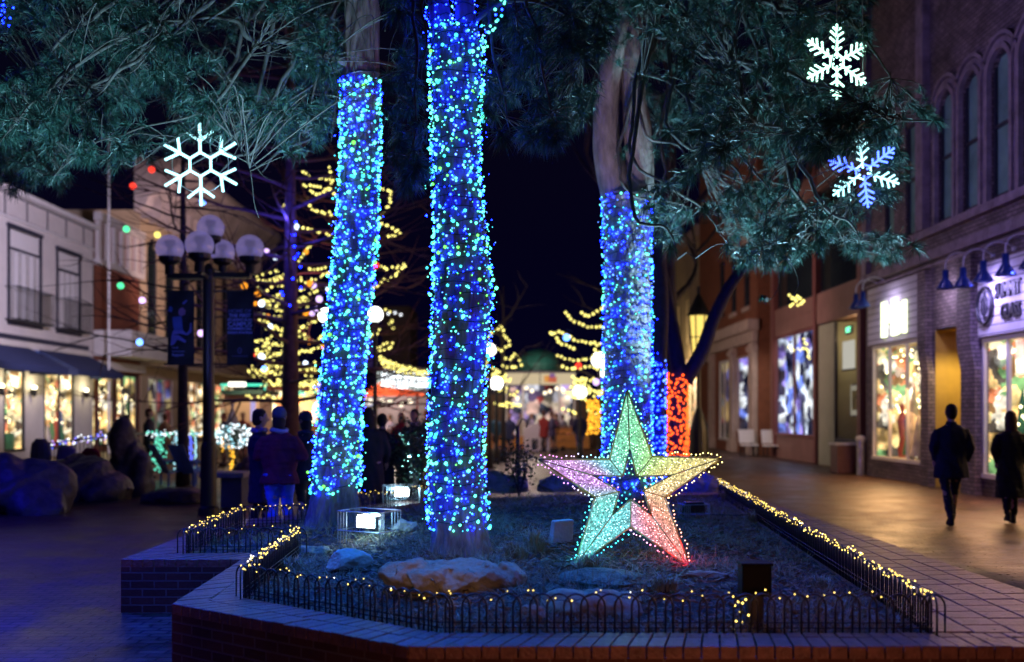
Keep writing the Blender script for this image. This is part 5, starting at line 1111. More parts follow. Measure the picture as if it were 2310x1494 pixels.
shopwin(rb,fr,*sh1,3,D_mix,.9,goods=3); shopwin(rb,fr,sh2[0],sh2[1],sh2[2],sh2[3],6,D_mix,.9,goods=4)
M_board=brick('white_weatherboard',(.66,.64,.68),(.60,.58,.62),(.12,.11,.14),w=30,h=.17,ms=.012,stain=.1,bump=.8)
b=MB(fr); b.box(sh1[0]+.02,3.45,-.02,sh1[2]+.15,4.93,.10); so=b.build('sign_board',M_board,rb)
b=MB(fr); b.box(20.86-YA,3.56,-.30,22.43-YA,4.93,-.05); b.build('sign_board',M_board,rb)
b=MB(fr); b.box(sh2[0],3.20,-.02,sh2[2],4.66,.12); so2=b.build('sign_board',M_board,rb)
# brick piers that step out at half height
def pier(ua,ub,lean_):
    b=MB(fr); 0 or b.prism([(ua,0),(ub,0),(ub,2.55),(ub-lean_,3.15),(ub-lean_,4.93),(ua-lean_,4.93),(ua-lean_,3.15),(ua,2.55)][::1],-.1,.16); b.build('pier',M_pbrick,rb)
pier(22.46-YA,22.9-YA,-.18); pier(20.2-YA,20.84-YA,-.2)
# recessed ochre doorway
M_och=mat('ochre_wall',(.55,.36,.06),.7,.15,2); b=MB(fr); u0,u1=door[0],door[2]
b.face([(u0,0,-1.3),(u1,0,-1.3),(u1,3.55,-1.3),(u0,3.55,-1.3)]); b.face([(u1,0,0),(u1,3.55,0),(u1,3.55,-1.3),(u1,0,-1.3)]); b.face([(u0,0,0),(u0,3.55,0),(u0,3.55,-1.3),(u0,0,-1.3)]); b.face([(u0,3.5,0),(u1,3.5,0),(u1,3.5,-1.3),(u0,3.5,-1.3)]); b.build('doorway_recess',M_och,rb)
p=fr(u0+.5,3.2,-.35); spot((p.x,p.y,p.z),(p.x-.2,p.y+.8,0),110,(1,.74,.3),140,.1)
# signage lettering
E_sign=emit('sign_glow',(.9,1.0,.62),3.0)
ff=lambda cu,cv:(lambda x,y,z: fr(cu-x,cv+y,.14+z))
t_=text_mesh('H',1.15,ff(24.85-YA,3.98),E_sign,rb,name='glowing_letter',ext=.03,sx=1.2,bold=.05); t_=text_mesh('M',1.0,ff(24.1-YA,3.95),E_sign,rb,name='glowing_letter',ext=.03,sx=.8,bold=.05)
M_let=mat('black_letters',(.01,.01,.02),.5); text_mesh('SUMMIT',.40,ff(18.9-YA,4.02),M_let,rb,sx=.68,bold=.012,ext=.02); text_mesh('GLASS',.40,ff(18.78-YA,3.60),M_let,rb,sx=.68,bold=.012,ext=.02)
cu,cv=19.78-YA,3.80; b=MB(fr); 
b.tube([fr(cu+.30*math.cos(2*PI*k/28),cv+.36*math.sin(2*PI*k/28),.17) for k in range(29)],.035,6); b.tube([fr(cu,cv-.3,.17),fr(cu,cv+.3,.17)],.02,5); b.tube([fr(cu+.12*math.cos(2*PI*k/14),cv+.2*math.sin(2*PI*k/14),.17) for k in range(15)],.018,5); b.build('round_emblem',M_let,rb)
# gooseneck lamps
goose=thing('gooseneck_lamp','blue gooseneck sign lamp farthest left above the ochre doorway','wall lamp',(XR,20.55,4.80),group='gooseneck lamps over the right shop signs')
b=MB(); b.tube([Vector(v) for v in spline([(0.02,0,.05),(-.18,0,.16),(-.42,0,.17),(-.58,0,.02),(-.60,0,-.20)],6)],.018,8); b.build('arm',mat('pale_metal',(.6,.58,.62),.4),goose,world=False,smooth=True)
b=MB(); b.lathe([(.06,-.18),(.065,-.36),(.19,-.56),(.185,-.57),(.055,-.37),(.03,-.2)],(-.60,0,0),16); sd=b.build('lamp_shade',mat('blue_enamel',(.02,.05,.28),.3,.1),goose,world=False,smooth=True)
b=MB(); b.lathe([(.02,-.36),(.045,-.42),(.04,-.48),(.01,-.5)],(-.60,0,0),10); b.build('bulb',emit('sign_bulb',(.8,.75,1),12,False),goose,world=False)
b=MB(); b.lathe([(.06,-.03),(.06,.03)],(0.0,0,.05),12); b.build('wall_plate',MATS['pale_metal'],goose,world=False)
for i,(y,l) in enumerate(((19.75,'blue gooseneck sign lamp second from left over the pier'),(18.9,'blue gooseneck sign lamp third from left by the round emblem'),(18.05,'blue gooseneck sign lamp above the black lettering'),(17.2,'blue gooseneck sign lamp at the photo edge'),(25.9,'pale gooseneck lamp at far end of the glowing sign'),(25.4,'blue gooseneck lamp left of the glowing letters'))): dup(goose,(XR,y,4.74 if y<21 else 4.95),0,l)
for y in (19.3,17.8,16.2): area((XR-.62,y+.1,4.14),(XR+.1,y,3.5),34,(.45,.36,1.0),.2,.2)
for y in (21.6,24.6): area((XR-.62,y,4.36),(XR+.1,y,3.9),12,(.75,.62,1.0),.2,.2)
# warm light from shop windows on the pavement
area((XR-.15,24.6,2.2),(XR-3,23.6,0),130,(1,.52,.2),2.8,1.8); area((XR-.15,17.2,2.2),(XR-3,16.4,0),190,(1,.50,.2),5.0,1.8)
# meter box + bollard
bx=thing('planter_box','brown square planter box by the far corner of the brick building','box',(9.25,27.6,0)); b=MB(); b.box(8.95,27.4,0,9.5,28.0,.78); b.build('box_body',mat('brown_metal',(.16,.07,.06),.5),bx,bevel=.02); b=MB(); b.box(8.92,27.37,.78,9.53,28.03,.84); b.build('rim',mat('pale_metal',(.6,.58,.62),.4),bx)
bo=thing('ash_bin','slim silver ash bin with white top beside the brown planter box','bin',(9.42,26.9,0)); b=MB(); b.lathe([(.10,0),(.10,.85),(.12,.87),(.12,.92)],(9.42,26.9,0),14); b.build('tube',mat('silver_metal',(.5,.5,.52),.35,metal=.6),bo); b=MB(); b.lathe([(.13,.92),(.14,1.0),(.08,1.06)],(9.42,26.9,0),14); b.build('top',M_trim,bo)

# --- modern maroon framed shop
fr=frame((10.0,28.4,0),(0,1,0),(-1,0,0)); W=10.2; mb_=thing('modern_shop_building','maroon steel framed shop with wide glass and brown panels','building',(10,33,0))
M_mar=mat('maroon_steel',(.20,.07,.065),.5,.15,2); M_bpan=mat('brown_panel',(.24,.13,.11),.6,.15,1.5)
b=MB(fr); 
for u in (.0,4.2,9.4): b.box(u,0,-.1,u+.28,11.5,.07)
b.build('columns',M_mar,mb_)
b=MB(fr); b.box(.285,4.55,-.3,9.39,5.55,.03); b.box(9.69,0,-.5,10.2,11.5,-.02); b.box(.285,5.05,.03,9.39,5.08,.045); b.box(.285,8.9,-.3,9.39,9.6,.03); b.build('panels',M_bpan,mb_)
b=MB(fr); b.box(.28,0,-8,9.4,.02,-.5); b.face([(0,0,-.9),(W,0,-.9),(W,4.5,-.9),(0,4.5,-.9)]); b.face([(0,4.5,-.3),(W,4.5,-.3),(W,4.5,-3),(0,4.5,-3)]); b.face([(0,0,-.1),(0,11.5,-.1),(0,11.5,-6),(0,0,-6)]); b.face([(W,0,-.5),(W,11.5,-.5),(W,11.5,-6),(W,0,-6)]); b.build('interior',mat('brown_interior',(.13,.07,.04),.6),mb_)
for (u0,u1) in ((.3,4.18),(4.5,9.38)): sash(mb_,fr,u0,5.56,u1,8.9,dep=.2)
b=MB(fr); b.box(2.55,0,-.85,4.15,4.5,-.02); b.build('pillar',mat('sage_plaster',(.36,.38,.27),.7,.1,2),mb_)
w=MB(fr); 
for u in (.3,2.46): w.box(u,.0,-.1,u+.08,4.5,-.01)
w.box(.3,.0,-.1,2.46,.9,-.02); wo=w.build('shop_window',M_dtrim,mb_)
g=MB(fr); g.face([(.35,.9,-.05),(2.5,.9,-.05),(2.5,4.45,-.05),(.35,4.45,-.05)]); g.build('pane',GLS,wo)
wp=shopwin(mb_,fr,4.5,.9,9.3,4.5,2,display('cool_glow_panel',3.0,1.3,[(.1,.1,.2),(.2,.3,1),(.03,.03,.08),(.9,.95,1),(.4,.3,1),(.05,.05,.1),(.7,.8,1)],.5),.35,fm=M_mar)  # emissive blotches behind this glass stand in for its blue white reflections
b=MB(fr); b.box(4.5,0,-.1,9.3,.84,-.02); b.build('stall_riser',M_bpan,mb_)
b=MB(fr); b.box(.5,.95,-.88,2.5,2.6,-.84); b.build('wood_panel',mat('warm_wood',(.30,.13,.05),.5,.3,3),mb_)
# things in the shop
bd=thing('wall_notice_board','white lit board hanging inside the modern shop','sign',fr(2.0,3.2,-1.2)); b=MB(fr); b.box(1.2,3.0,-.2,2.2,3.85,-.16); b.build('board',emit('lit_board',(.75,.72,.62),.75),bd)
b=MB(fr); b.box(1.18,2.95,-.22,2.22,3.0,-.14); b.build('board_frame',M_dtrim,bd)
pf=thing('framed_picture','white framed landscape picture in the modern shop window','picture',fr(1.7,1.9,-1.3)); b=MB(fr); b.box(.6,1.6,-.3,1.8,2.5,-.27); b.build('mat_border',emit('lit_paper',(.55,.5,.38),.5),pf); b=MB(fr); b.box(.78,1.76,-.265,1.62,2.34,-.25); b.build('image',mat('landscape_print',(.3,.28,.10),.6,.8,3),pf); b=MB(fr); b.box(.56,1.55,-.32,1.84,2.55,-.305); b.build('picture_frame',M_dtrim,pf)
ex=thing('exit_sign','small green glowing exit sign above the modern shop interior','sign',fr(1.9,4.1,-1.0)); b=MB(fr); b.box(1.35,4.05,-.2,1.95,4.3,-.15); b.build('housing',M_dtrim,ex); text_mesh('EXIT',.2,lambda x,y,z: fr(1.65-x,4.175+y,-.145+z),emit('exit_green',(.2,1,.5),3),ex,bold=.01)
point(tuple(fr(1.3,3.9,-.5)),45,(1,.7,.35),.3); 
# --- dark red brick building with stone shopfront
fr=frame((9.6,39.0,0),(0,1,0),(-1,0,0)); ob=thing('red_brick_building','dark red brick building with a carved stone shopfront on the right','building',(9.6,44,0))
M_rbrk=brick('rust_brick',(.30,.10,.045),(.24,.075,.035),(.18,.10,.07),stain=.2); W=12
b=MB(fr); wall(b,W,14,[(.9,.9,3.4,4.0),(5,.5,7,4.0),(1.2,6,2.2,8.6),(3.6,6,4.6,8.6),(6,6,7,8.6)],.1); b.face([(0,0,0),(0,14,0),(0,14,-4),(0,0,-4)]); b.face([(W,0,0),(W,14,0),(W,14,-8),(W,0,-8)]); b.face([(0,14,0),(W,14,0),(W,14,-8),(0,14,-8)]); b.build('wall',M_rbrk,ob)
M_lime=mat('limestone',(.48,.38,.32),.75,.2,2.5,bump=.5)
b=MB(fr); b.box(-.1,4.45,-.02,W,4.9,.22); b.box(-.25,4.9,-.02,W,5.35,.45); b.build('cornice',M_lime,ob,bevel=.04)
b=MB(fr); 
for u in (-.05,3.5,8): b=MB(fr); b.box(u,0,-.02,u+.75,4.44,.2); b.box(u-.08,0,-.02,u+.83,.5,.28); b.box(u-.06,4.1,-.02,u+.81,4.3,.28); b.build('pilaster',M_lime,ob,bevel=.03)
b=MB(fr)
b.box(1.1,5.8,-.02,2.3,6.0,.1); b.box(3.5,5.8,-.02,4.7,6.0,.1); b.box(1.1,8.6,-.02,2.3,8.9,.1); b.box(3.5,8.6,-.02,4.7,8.9,.1); b.build('window_surround',M_lime,ob,bevel=.03)
shopwin(ob,fr,.9,.9,3.4,4.0,1,MATS['cool_glow_panel'],.6,fm=M_lime); shopwin(ob,fr,5,.5,7,4.0,2,D_dim,.6)
for u in (1.2,3.6,6): sash(ob,fr,u,6,u+1,8.6,dep=.1)
# far right row
fr=frame((9.9,51.5,0),(0,1,0),(-1,0,0)); fb=thing('stucco_building','pale yellow lit building far along the right street','building',(9.9,58,0)); M_yst=mat('yellow_stucco',(.5,.40,.25),.8,.2,1)
b=MB(fr); wall(b,20,11,[(1,.6,4,3.4),(6,.6,9,3.4),(11,.6,14,3.4)]+[(u,5.5,u+1,8) for u in (1,4,7,10,13)],.3); b.face([(0,0,0),(0,11,0),(0,11,-8),(0,0,-8)]); b.build('wall',M_yst,fb); b=MB(fr); b.box(-.1,10.8,-.1,20,11.4,.4); b.box(-.1,4.2,-.05,20,4.6,.2); b.build('cornice',M_lime,fb)
for u in (1,6,11): shopwin(fb,fr,u,.6,u+3,3.4,2,D_warm,.5)
for u in (1,4,7,10,13): sash(fb,fr,u,5.5,u+1,8,dep=.2)
area((8.5,53,4.2),(9.9,56,2),350,(1,.75,.4),1,1)
# benches
def bench(label,loc,rz):
    root=thing('white_bench',label,'bench',loc,rz,group='white benches by the red brick wall'); w=.62
    b=MB(); b.box(-w/2,-.24,.40,w/2,.24,.46); b.build('seat',M_trim,root,world=False,bevel=.01)
    b=MB(); b.v+=[(-w/2,.22,.50),(w/2,.22,.50),(w/2,.27,.50),(-w/2,.27,.50),(-w/2,.32,1.02),(w/2,.32,1.02),(w/2,.37,1.02),(-w/2,.37,1.02)]; b.f=[(0,3,2,1),(4,5,6,7),(0,1,5,4),(1,2,6,5),(2,3,7,6),(3,0,4,7)]; b.m=[0]*6; b.build('backrest',M_trim,root,world=False,bevel=.01)
    for sx_ in (-1,1):
        for sy_ in (-1,1): b=MB(); b.box(sx_*.26-.025,sy_*.2-.025,0,sx_*.26+.025,sy_*.2+.025,.40); b.build('leg',M_iron,root,world=False)
    return root
bench('left one of two white bench seats against the red brick wall',(9.12,38.3,0),.1); bench('right one of two white bench seats against the red brick wall',(9.85,37.7,0),.1)
spot((8.2,34,6),(9.6,38.6,.8),500,(1,.85,.75),60,.2)

# --- left: white building
XL=-17.8; fr=frame((XL,28,0),(0,1,0),(1,0,0)); W=42.3-28; wb=thing('white_building','white two storey building with shuttered windows and navy awnings','building',(XL,35,0))
wins=[(35.2-28,4.95,37.5-28,8.25),(38.95-28,4.95,40.9-28,8.05),(30.5-28,4.95,32.6-28,8.25)]
shops=[(34.9-28,.35,36.3-28,3.2),(37.9-28,.35,40.4-28,3.3),(31-28,.35,33.6-28,3.2)]
b=MB(fr); wall(b,W,9.6,wins+shops,.08); b.face([(W,0,0),(W,9.6,0),(W,9.6,-8),(W,0,-8)]); b.face([(0,9.6,0),(W,9.6,0),(W,9.6,-8),(0,9.6,-8)]); b.build('wall',M_ivory,wb)
b=MB(fr); b.box(0,9.45,-.05,W+.1,9.62,.25); b.box(0,8.55,-.05,W+.05,8.62,.12); b.build('cornice',M_trim,wb)
b=MB(fr)
for u in np.arange(.5,W,1.6): b.box(u,8.66,-.02,u+.05,9.4,.03)
b.box(0,8.63,-.02,W,8.67,.035); b.box(0,9.38,-.02,W,9.42,.035); b.build('frieze_trim',M_dtrim,wb)
b=MB(fr)
for u in np.arange(0,W-.6,.19): b.box(u,4.28,-.01,u+.10,4.46,.05)
b.build('dentil_trim',M_dtrim,wb)
for (u0,v0,u1,v1) in wins:
    w=MB(fr); w.box(u0-.1,v0-.1,-.02,u0,v1+.1,.06); w.box(u1,v0-.1,-.02,u1+.1,v1+.1,.06); w.box(u0-.15,v1,-.02,u1+.15,v1+.14,.09); w.box(u0,v1-.77,-.25,u1,v1-.68,.03); w.box(u0-.1,v0-.15,-.02,u1+.1,v0,.1); wo=w.build('window',M_dtrim,wb)
    g=MB(fr); nn=4; uu=(u1-u0)/nn
    for k in range(nn):
        g.box(u0+k*uu+.03,v0,-.05,u0+k*uu+.10,v1-.78,.0); g.box(u0+(k+1)*uu-.10,v0,-.05,u0+(k+1)*uu-.03,v1-.78,.0)
        for vv in np.arange(v0+.05,v1-.85,.12): g.box(u0+k*uu+.10,vv,-.05,u0+(k+1)*uu-.10,vv+.085,-.01)
    g.box(u0+.04,v1-.66,-.05,u1-.04,v1-.04,-.02); g.build('shutters',M_trim,wo)
    g=MB(fr); g.face([(u0,v0,-.28),(u1,v0,-.28),(u1,v1,-.28),(u0,v1,-.28)]); g.build('pane',GL2,wo)
    g=MB(fr); g.box(u0-.25,v0+1.15,.42,u1+.25,v0+1.19,.46); g.box(u0-.25,v0-.02,.0,u1+.25,v0+.04,.46)
    for u in np.arange(u0-.25,u1+.26,.14): g.box(u,v0,.43,u+.02,v0+1.15,.45)
    for u in (u0-.25,u1+.21): g.box(u,v0+1.15,.0,u+.04,v0+1.19,.42)
    g.build('balcony_rail',M_iron,wb)
shopwin(wb,fr,*shops[0],1,D_warm,.6,fm=M_dtrim,goods=21); shopwin(wb,fr,*shops[1],2,D_warm,.6,fm=M_dtrim,goods=22); shopwin(wb,fr,*shops[2],2,D_warm,.6,fm=M_dtrim)
M_awn=mat('navy_canvas',(.02,.03,.10),.8,.15,3)
for (u0,u1) in ((30.4-28,36.6-28),(37.4-28,41.8-28)):
    b=MB(fr); b.face([(u0,4.05,.05),(u1,4.05,.05),(u1,3.3,1.5),(u0,3.3,1.5)]); b.face([(u0,3.3,1.5),(u1,3.3,1.5),(u1,3.08,1.5),(u0,3.08,1.5)]); b.face([(u0,4.05,.05),(u0,3.3,1.5),(u0,3.08,1.5),(u0,3.08,.05)]); b.face([(u1,4.05,.05),(u1,3.3,1.5),(u1,3.08,1.5),(u1,3.08,.05)]); b.build('awning',M_awn,wb)
b=MB(fr); b.box(34.7-28+2.1,3.4,.02,37.35-28,4.0,.06); sg=b.build('sign_panel',mat('blue_sign',(.05,.12,.42),.5),wb); text_mesh('GALLERY',.42,lambda x,y,z: fr(36.9-28+x,3.7+y,.07+z),mat('white_print',(.75,.7,.85),.6),wb)
for y in (34.45,36.8,41.3):
    p=fr(y-28,2.4,.15); w=thing('wall_sconce','small lit sconce on the white shopfront'+{34.45:' left of the first window',36.8:' between the shop windows',41.3:' right of the last window'}[y],'wall lamp',tuple(p)); b=MB(); b.lathe([(.05,-.12),(.10,.0),(.10,.15)],p,10); b.build('cup',M_iron,w); b=MB(); b.ball(p+Vector((0,0,.2)),.08,10,6); b.build('bulb',emit('sconce_bulb',(1,.9,.6),8,False),w,smooth=True); point((p.x+.35,p.y,p.z+.35),25,(1,.85,.5),.1)
# mid red brick building with white parapet
fr=frame((XL,42.4,0),(0,1,0),(1,0,0)); W=5.2; kb=thing('terracotta_building','small terracotta walled building with white balustrade parapet on the left','building',(XL,45,0))
b=MB(fr); wall(b,W,10.2,[(.4,.3,2.0,3.4),(2.4,.3,4.8,3.4)],.08); b.face([(W,0,0),(W,10.2,0),(W,10.2,-8),(W,0,-8)]); b.build('wall',brick('terracotta',(.27,.09,.05),(.23,.07,.04),(.2,.08,.05),stain=.15),kb)
b=MB(fr); b.box(0,8.0,-.02,W,8.25,.25); b.box(0,9.9,-.02,W,10.25,.3)
for u in np.arange(.1,W,.85): b.box(u,8.25,.0,u+.32,9.9,.16)
b.build('parapet',M_ivory,kb); b=MB(fr); b.box(0,4.1,-.02,W,5.2,1.6); b.box(0,3.55,-.02,W,3.9,.3); b.build('canopy',M_ivory,kb)
shopwin(kb,fr,.4,.3,2.0,3.4,1,D_mix,.6,fm=M_dtrim,goods=31); shopwin(kb,fr,2.4,.3,4.8,3.4,3,D_mix,.6,fm=M_dtrim,goods=32)
# cream building with big cornice
fr=frame((XL,47.7,0),(0,1,0),(1,0,0)); W=19; cb=thing('cream_building','tall cream building with arched panels and a huge bracketed cornice','building',(XL,56,0)); M_cream=mat('cream_stucco',(.55,.42,.27),.8,.12,1)
ar=[(u,5.2,u+1.3,10.2,1) for u in (.9,3.4,5.9,8.4,10.9,13.4)]; b=MB(fr); wall(b,W,11.4,ar+[(1,.3,4.5,3.4),(6,.3,10,3.4),(12,.3,16,3.4)],.08); b.face([(W,0,0),(W,11.4,0),(W,11.4,-8),(W,0,-8)]); b.face([(0,0,0),(0,11.4,0),(0,11.4,-8),(0,0,-8)]); b.build('wall',M_cream,cb)
M_corn=mat('grey_cornice',(.5,.44,.45),.7,.35,.8,bump=.5)
b=MB(fr)
prof=[(0,11.2),(.5,11.4),(.7,11.9),(1.6,12.3),(1.9,13.2),(2.1,13.4),(2.1,13.7),(0,13.7)]
for i in range(len(prof)-1):
    a,c=prof[i],prof[i+1]; b.face([(-.8,a[1],a[0]),(W+.8,a[1],a[0]),(W+.8,c[1],c[0]),(-.8,c[1],c[0])])
b.face([(-.8,q[1],q[0]) for q in prof]); b.face([(W+.8,q[1],q[0]) for q in prof])
for u in np.arange(0,W,1.1): b.box(u,11.0,.02,u+.35,12.3,1.0)
b.build('cornice',M_corn,cb)
for a in ar: sash(cb,fr,*a[:4],dep=.1)
for (u0,u1,dd) in ((1,4.5,D_dim),(6,10,D_warm),(12,16,D_warm)): shopwin(cb,fr,u0,.3,u1,3.4,3,dd,.5,fm=M_lime)
b=MB(fr); b.box(-.1,3.9,-.02,W,4.5,1.3); b.build('canopy',M_lime,cb)
# flag pole in front of the white building
fp=thing('flag_pole','thin pole rising before the white building roofline','pole',(XL+1.2,41,0)); b=MB(); b.lathe([(.06,0),(.05,7),(.03,14)],(XL+1.2,41,0),8); b.build('pole',M_trim,fp); b=MB(); b.ball((XL+1.2,41,14.05),.09,8,6); b.build('finial',M_trim,fp)

# --- centre kiosk
k0=thing('market_kiosk','open market kiosk with a green dome roof and cream fascia','kiosk',(1.3,46,0)); Yk=45.5
def bxp(b,x0,y0,x1,y1,Y,d): a=P(x0,y0,Y); c=P(x1,y1,Y); b.box(a.x,Y,c.z,c.x,Y+d,a.z)
b=MB(); c=P(1216,838,Yk+1.5); b.lathe([(1.02,0),(1.02,.15),(.96,.18),(.97,.35),(.90,.6),(.72,.82),(.42,.98),(.12,1.05),(.02,1.08)],(c.x,c.y,c.z),20); b.build('dome_roof',mat('verdigris',(.03,.20,.16),.5,.2,2),k0,smooth=False)
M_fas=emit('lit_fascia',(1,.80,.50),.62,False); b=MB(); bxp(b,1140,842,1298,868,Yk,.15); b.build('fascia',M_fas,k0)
b=MB(); a=P(1216,842,Yk-.02); b.box(P(1217,0,Yk).x,Yk-.03,P(0,868,Yk).z,P(1219,0,Yk).x,Yk-.005,P(0,842,Yk).z); bxp(b,1135,837,1303,841,Yk-.1,4); b.build('roof_edge',M_dtrim,k0)
b=MB()
for i,(x0,x1,y0,y1) in enumerate(((1228,1240,848,862),(1238,1256,850,863),(1240,1252,843,851))): b.mi=i; bxp(b,x0,y0,x1,y1,Yk-.04-.01*i,.01)
b.build('picture_sign',[mat('sign_orange',(.7,.35,.05),.6),mat('sign_red',(.6,.15,.08),.6),mat('sign_violet',(.2,.1,.5),.6)],k0)
b=MB()
for x in (1142,1296,1180,1262): bxp(b,x-2,868,x+2,1012,Yk+.1,.15)
b.build('posts',M_trim,k0)
b=MB(); bxp(b,1125,985,1330,1012,Yk-.5,1.0); b.build('counter',mat('orange_wood',(.62,.28,.06),.6,.25,3),k0)
b=MB(); bxp(b,1150,868,1290,985,Yk+3,.1); b.build('back_display',display('kiosk_goods',3.0,.7,[(.9,.85,.95),(.6,.4,.9),(1,.8,.6),(.5,.08,.08),(.9,.9,1),(.15,.1,.2),(.95,.6,.5),(.1,.1,.15)],.5),k0)
pts=[(P(random.uniform(1150,1290),random.uniform(872,900),Yk+random.uniform(.2,2)),.09,0) for _ in range(16)]
for p_,r_,_ in pts[:9]: b=MB(); b.ball(p_,r_,8,6); b.build('hanging_bulb',emit('kiosk_bulb',(1,.85,.62),2.2,False),k0,smooth=True)
wh=thing('white_hut','small white hut with a dark four pane window before the kiosk','hut',P(1210,1015,43)); b=MB(); a=P(1182,952,43); c=P(1240,1018,43); 
b.prism([(a.x,c.z),(c.x,c.z),(c.x,a.z-.3),((a.x+c.x)/2+.1,a.z),(a.x,a.z-.3)],0,1.0); 
for i,v in enumerate(b.v): b.v[i]=(v[0],43+v[2],v[1])
b.build('wall',mat('white_paint',(.78,.74,.80),.6,.05),wh); b=MB(); bxp(b,1200,990,1213,1012,42.97,.02); b.build('window',M_dtrim,wh); b=MB(); bxp(b,1206,990,1207.5,1012,42.95,.015); bxp(b,1200,1000,1213,1001.5,42.94,.015); b.build('window_bars',M_trim,wh)
for i,(x0,x1,y0,y1,Y,lab) in enumerate(((1255,1298,965,1008,41,'orange wooden crate bench right of the white hut'),(1098,1170,985,1012,41,'long orange wooden counter left of the white hut'))):
    cr=thing('wooden_counter',lab,'counter',P((x0+x1)/2,y1,Y)); b=MB(); h=(y1-y0)/3
    for k in range(3): bxp(b,x0,y0+k*h+1,x1,y0+(k+1)*h-1,Y,.5)
    b.build('planks',MATS['orange_wood'],cr); b=MB(); bxp(b,x0-2,y0-3,x1+2,y0,Y-.05,.6); b.build('top',MATS['warm_wood'],cr)
point((1.0,43.5,3.2),120,(1,.8,.62),.4); point((-1.2,40,3.5),120,(1,.8,.6),.3)
bg=thing('timber_stall','low dark timber stall behind the kiosk crowd','stall',(2.2,48,0)); b=MB(); bxp(b,1090,890,1150,1010,48,1); bxp(b,1300,900,1380,1010,48,1); b.build('wall',MATS['brown_interior'],bg); b=MB(); bxp(b,1085,885,1155,890,47.8,1.4); bxp(b,1296,895,1384,900,47.8,1.4); b.build('roof',M_dtrim,bg)
# red canopy stall
rc=thing('canopy_stall','market stall under a peaked red canopy between the two trunks','stall',P(880,1010,35)); Yc=35; L0,R0,pk=P(818,885,Yc),P(945,885,Yc),P(860,862,Yc+1.5)
b=MB(); q=[Vector((L0.x,Yc,L0.z)),Vector((R0.x,Yc,R0.z)),Vector((R0.x,Yc+3,R0.z)),Vector((L0.x,Yc+3,L0.z))]
for i in range(4): b.face([q[i],q[(i+1)%4],pk+Vector((0,0,.0))],raw=True); d=Vector((0,0,.13)); b.face([q[i]-d,q[(i+1)%4]-d,q[(i+1)%4],q[i]],raw=True)
M_can=bpy.data.materials.new('red_canvas'); nt,N,L=nodes_of(M_can); N['Principled BSDF'].inputs['Base Color'].default_value=(.65,.09,.04,1); tl=N.new('ShaderNodeBsdfTranslucent'); tl.inputs[0].default_value=(.9,.16,.06,1); ms=N.new('ShaderNodeMixShader'); L.new(N['Principled BSDF'].outputs[0],ms.inputs[1]); L.new(tl.outputs[0],ms.inputs[2]); L.new(ms.outputs[0],N['Material Output'].inputs[0])
b.build('canopy',M_can,rc)
b=MB()
for x in (822,941): bxp(b,x-2,888,x+2,1012,Yc,.1)
b.build('posts',mat('red_paint',(.4,.06,.04),.5),rc)
b=MB(); bxp(b,825,895,935,965,Yc+2.5,.1); b.build('back_display',display('stall_goods',3.4,.7,[(.7,.7,1),(.9,.85,.9),(.1,.1,.3),(.2,.2,.9),(.9,.6,.55),(.08,.08,.12),(1,.9,.8)],.5),rc); b=MB(); bxp(b,825,968,940,1010,Yc+.4,.6); b.build('counter',mat('pale_counter',(.5,.42,.45),.6),rc)
for x in (835,862,880,905,925): b=MB(); b.ball(P(x,900+(x%3)*6,Yc+1),.10,8,6); b.build('hanging_bulb',MATS['kiosk_bulb'],rc,smooth=True)
point((P(875,890,Yc+1).x,Yc+1,2.2),160,(1,.8,.65),.3)
ws=thing('white_stall','white lit stall front with vertical slats behind the red canopy','stall',P(905,960,37)); b=MB()
for k,x in enumerate(range(850,960,9)): bxp(b,x,835+(x-850)*.1,x+6,880,37,.1)
b.build('lit_slats',emit('lit_slats',(.85,.95,.9),.8,False),ws); b=MB(); bxp(b,846,830,962,836,36.9,1.5); bxp(b,846,880,962,1000,37.4,.2); b.build('frame',mat('grey_panel',(.2,.19,.22),.6),ws)
ts=thing('tower_building','dark distant tower block with a few lit windows','building',P(900,980,75)); b=MB(); bxp(b,862,690,925,1000,75,6); b.build('wall',mat('dusk_concrete',(.12,.09,.10),.9),ts)
for (x,y,mt) in ((876,708,E_whf),(891,706,E_whf),(884,724,E_yelf),(887,741,E_yelf),(904,710,E_whf)): b=MB(); bxp(b,x-2,y-2,x+2,y+2,74.95,.04); b.build('window',mt,ts)
ls=thing('lit_stall','brightly lit market stall behind the tall blue lit tree','stall',P(650,1010,39)); b=MB(); bxp(b,596,872,722,880,38.5,2.5); b.build('roof',mat('dark_red_roof',(.3,.05,.03),.6),ls)
b=MB(); bxp(b,600,882,720,955,41,.1); b.build('back_display',display('stall_glow',2.2,3.2,[(1,.95,.7),(1,.8,.35),(.9,1,.95),(.3,.2,.1),(1,.9,.5),(.9,.3,.1),(.2,.8,.5)],.4),ls); b=MB(); bxp(b,598,958,722,1008,39,.6); b.build('counter',MATS['orange_wood'],ls)
b=MB(); bxp(b,598,880,601,1008,39,.1); bxp(b,719,880,722,1008,39,.1); b.build('posts',M_dtrim,ls)
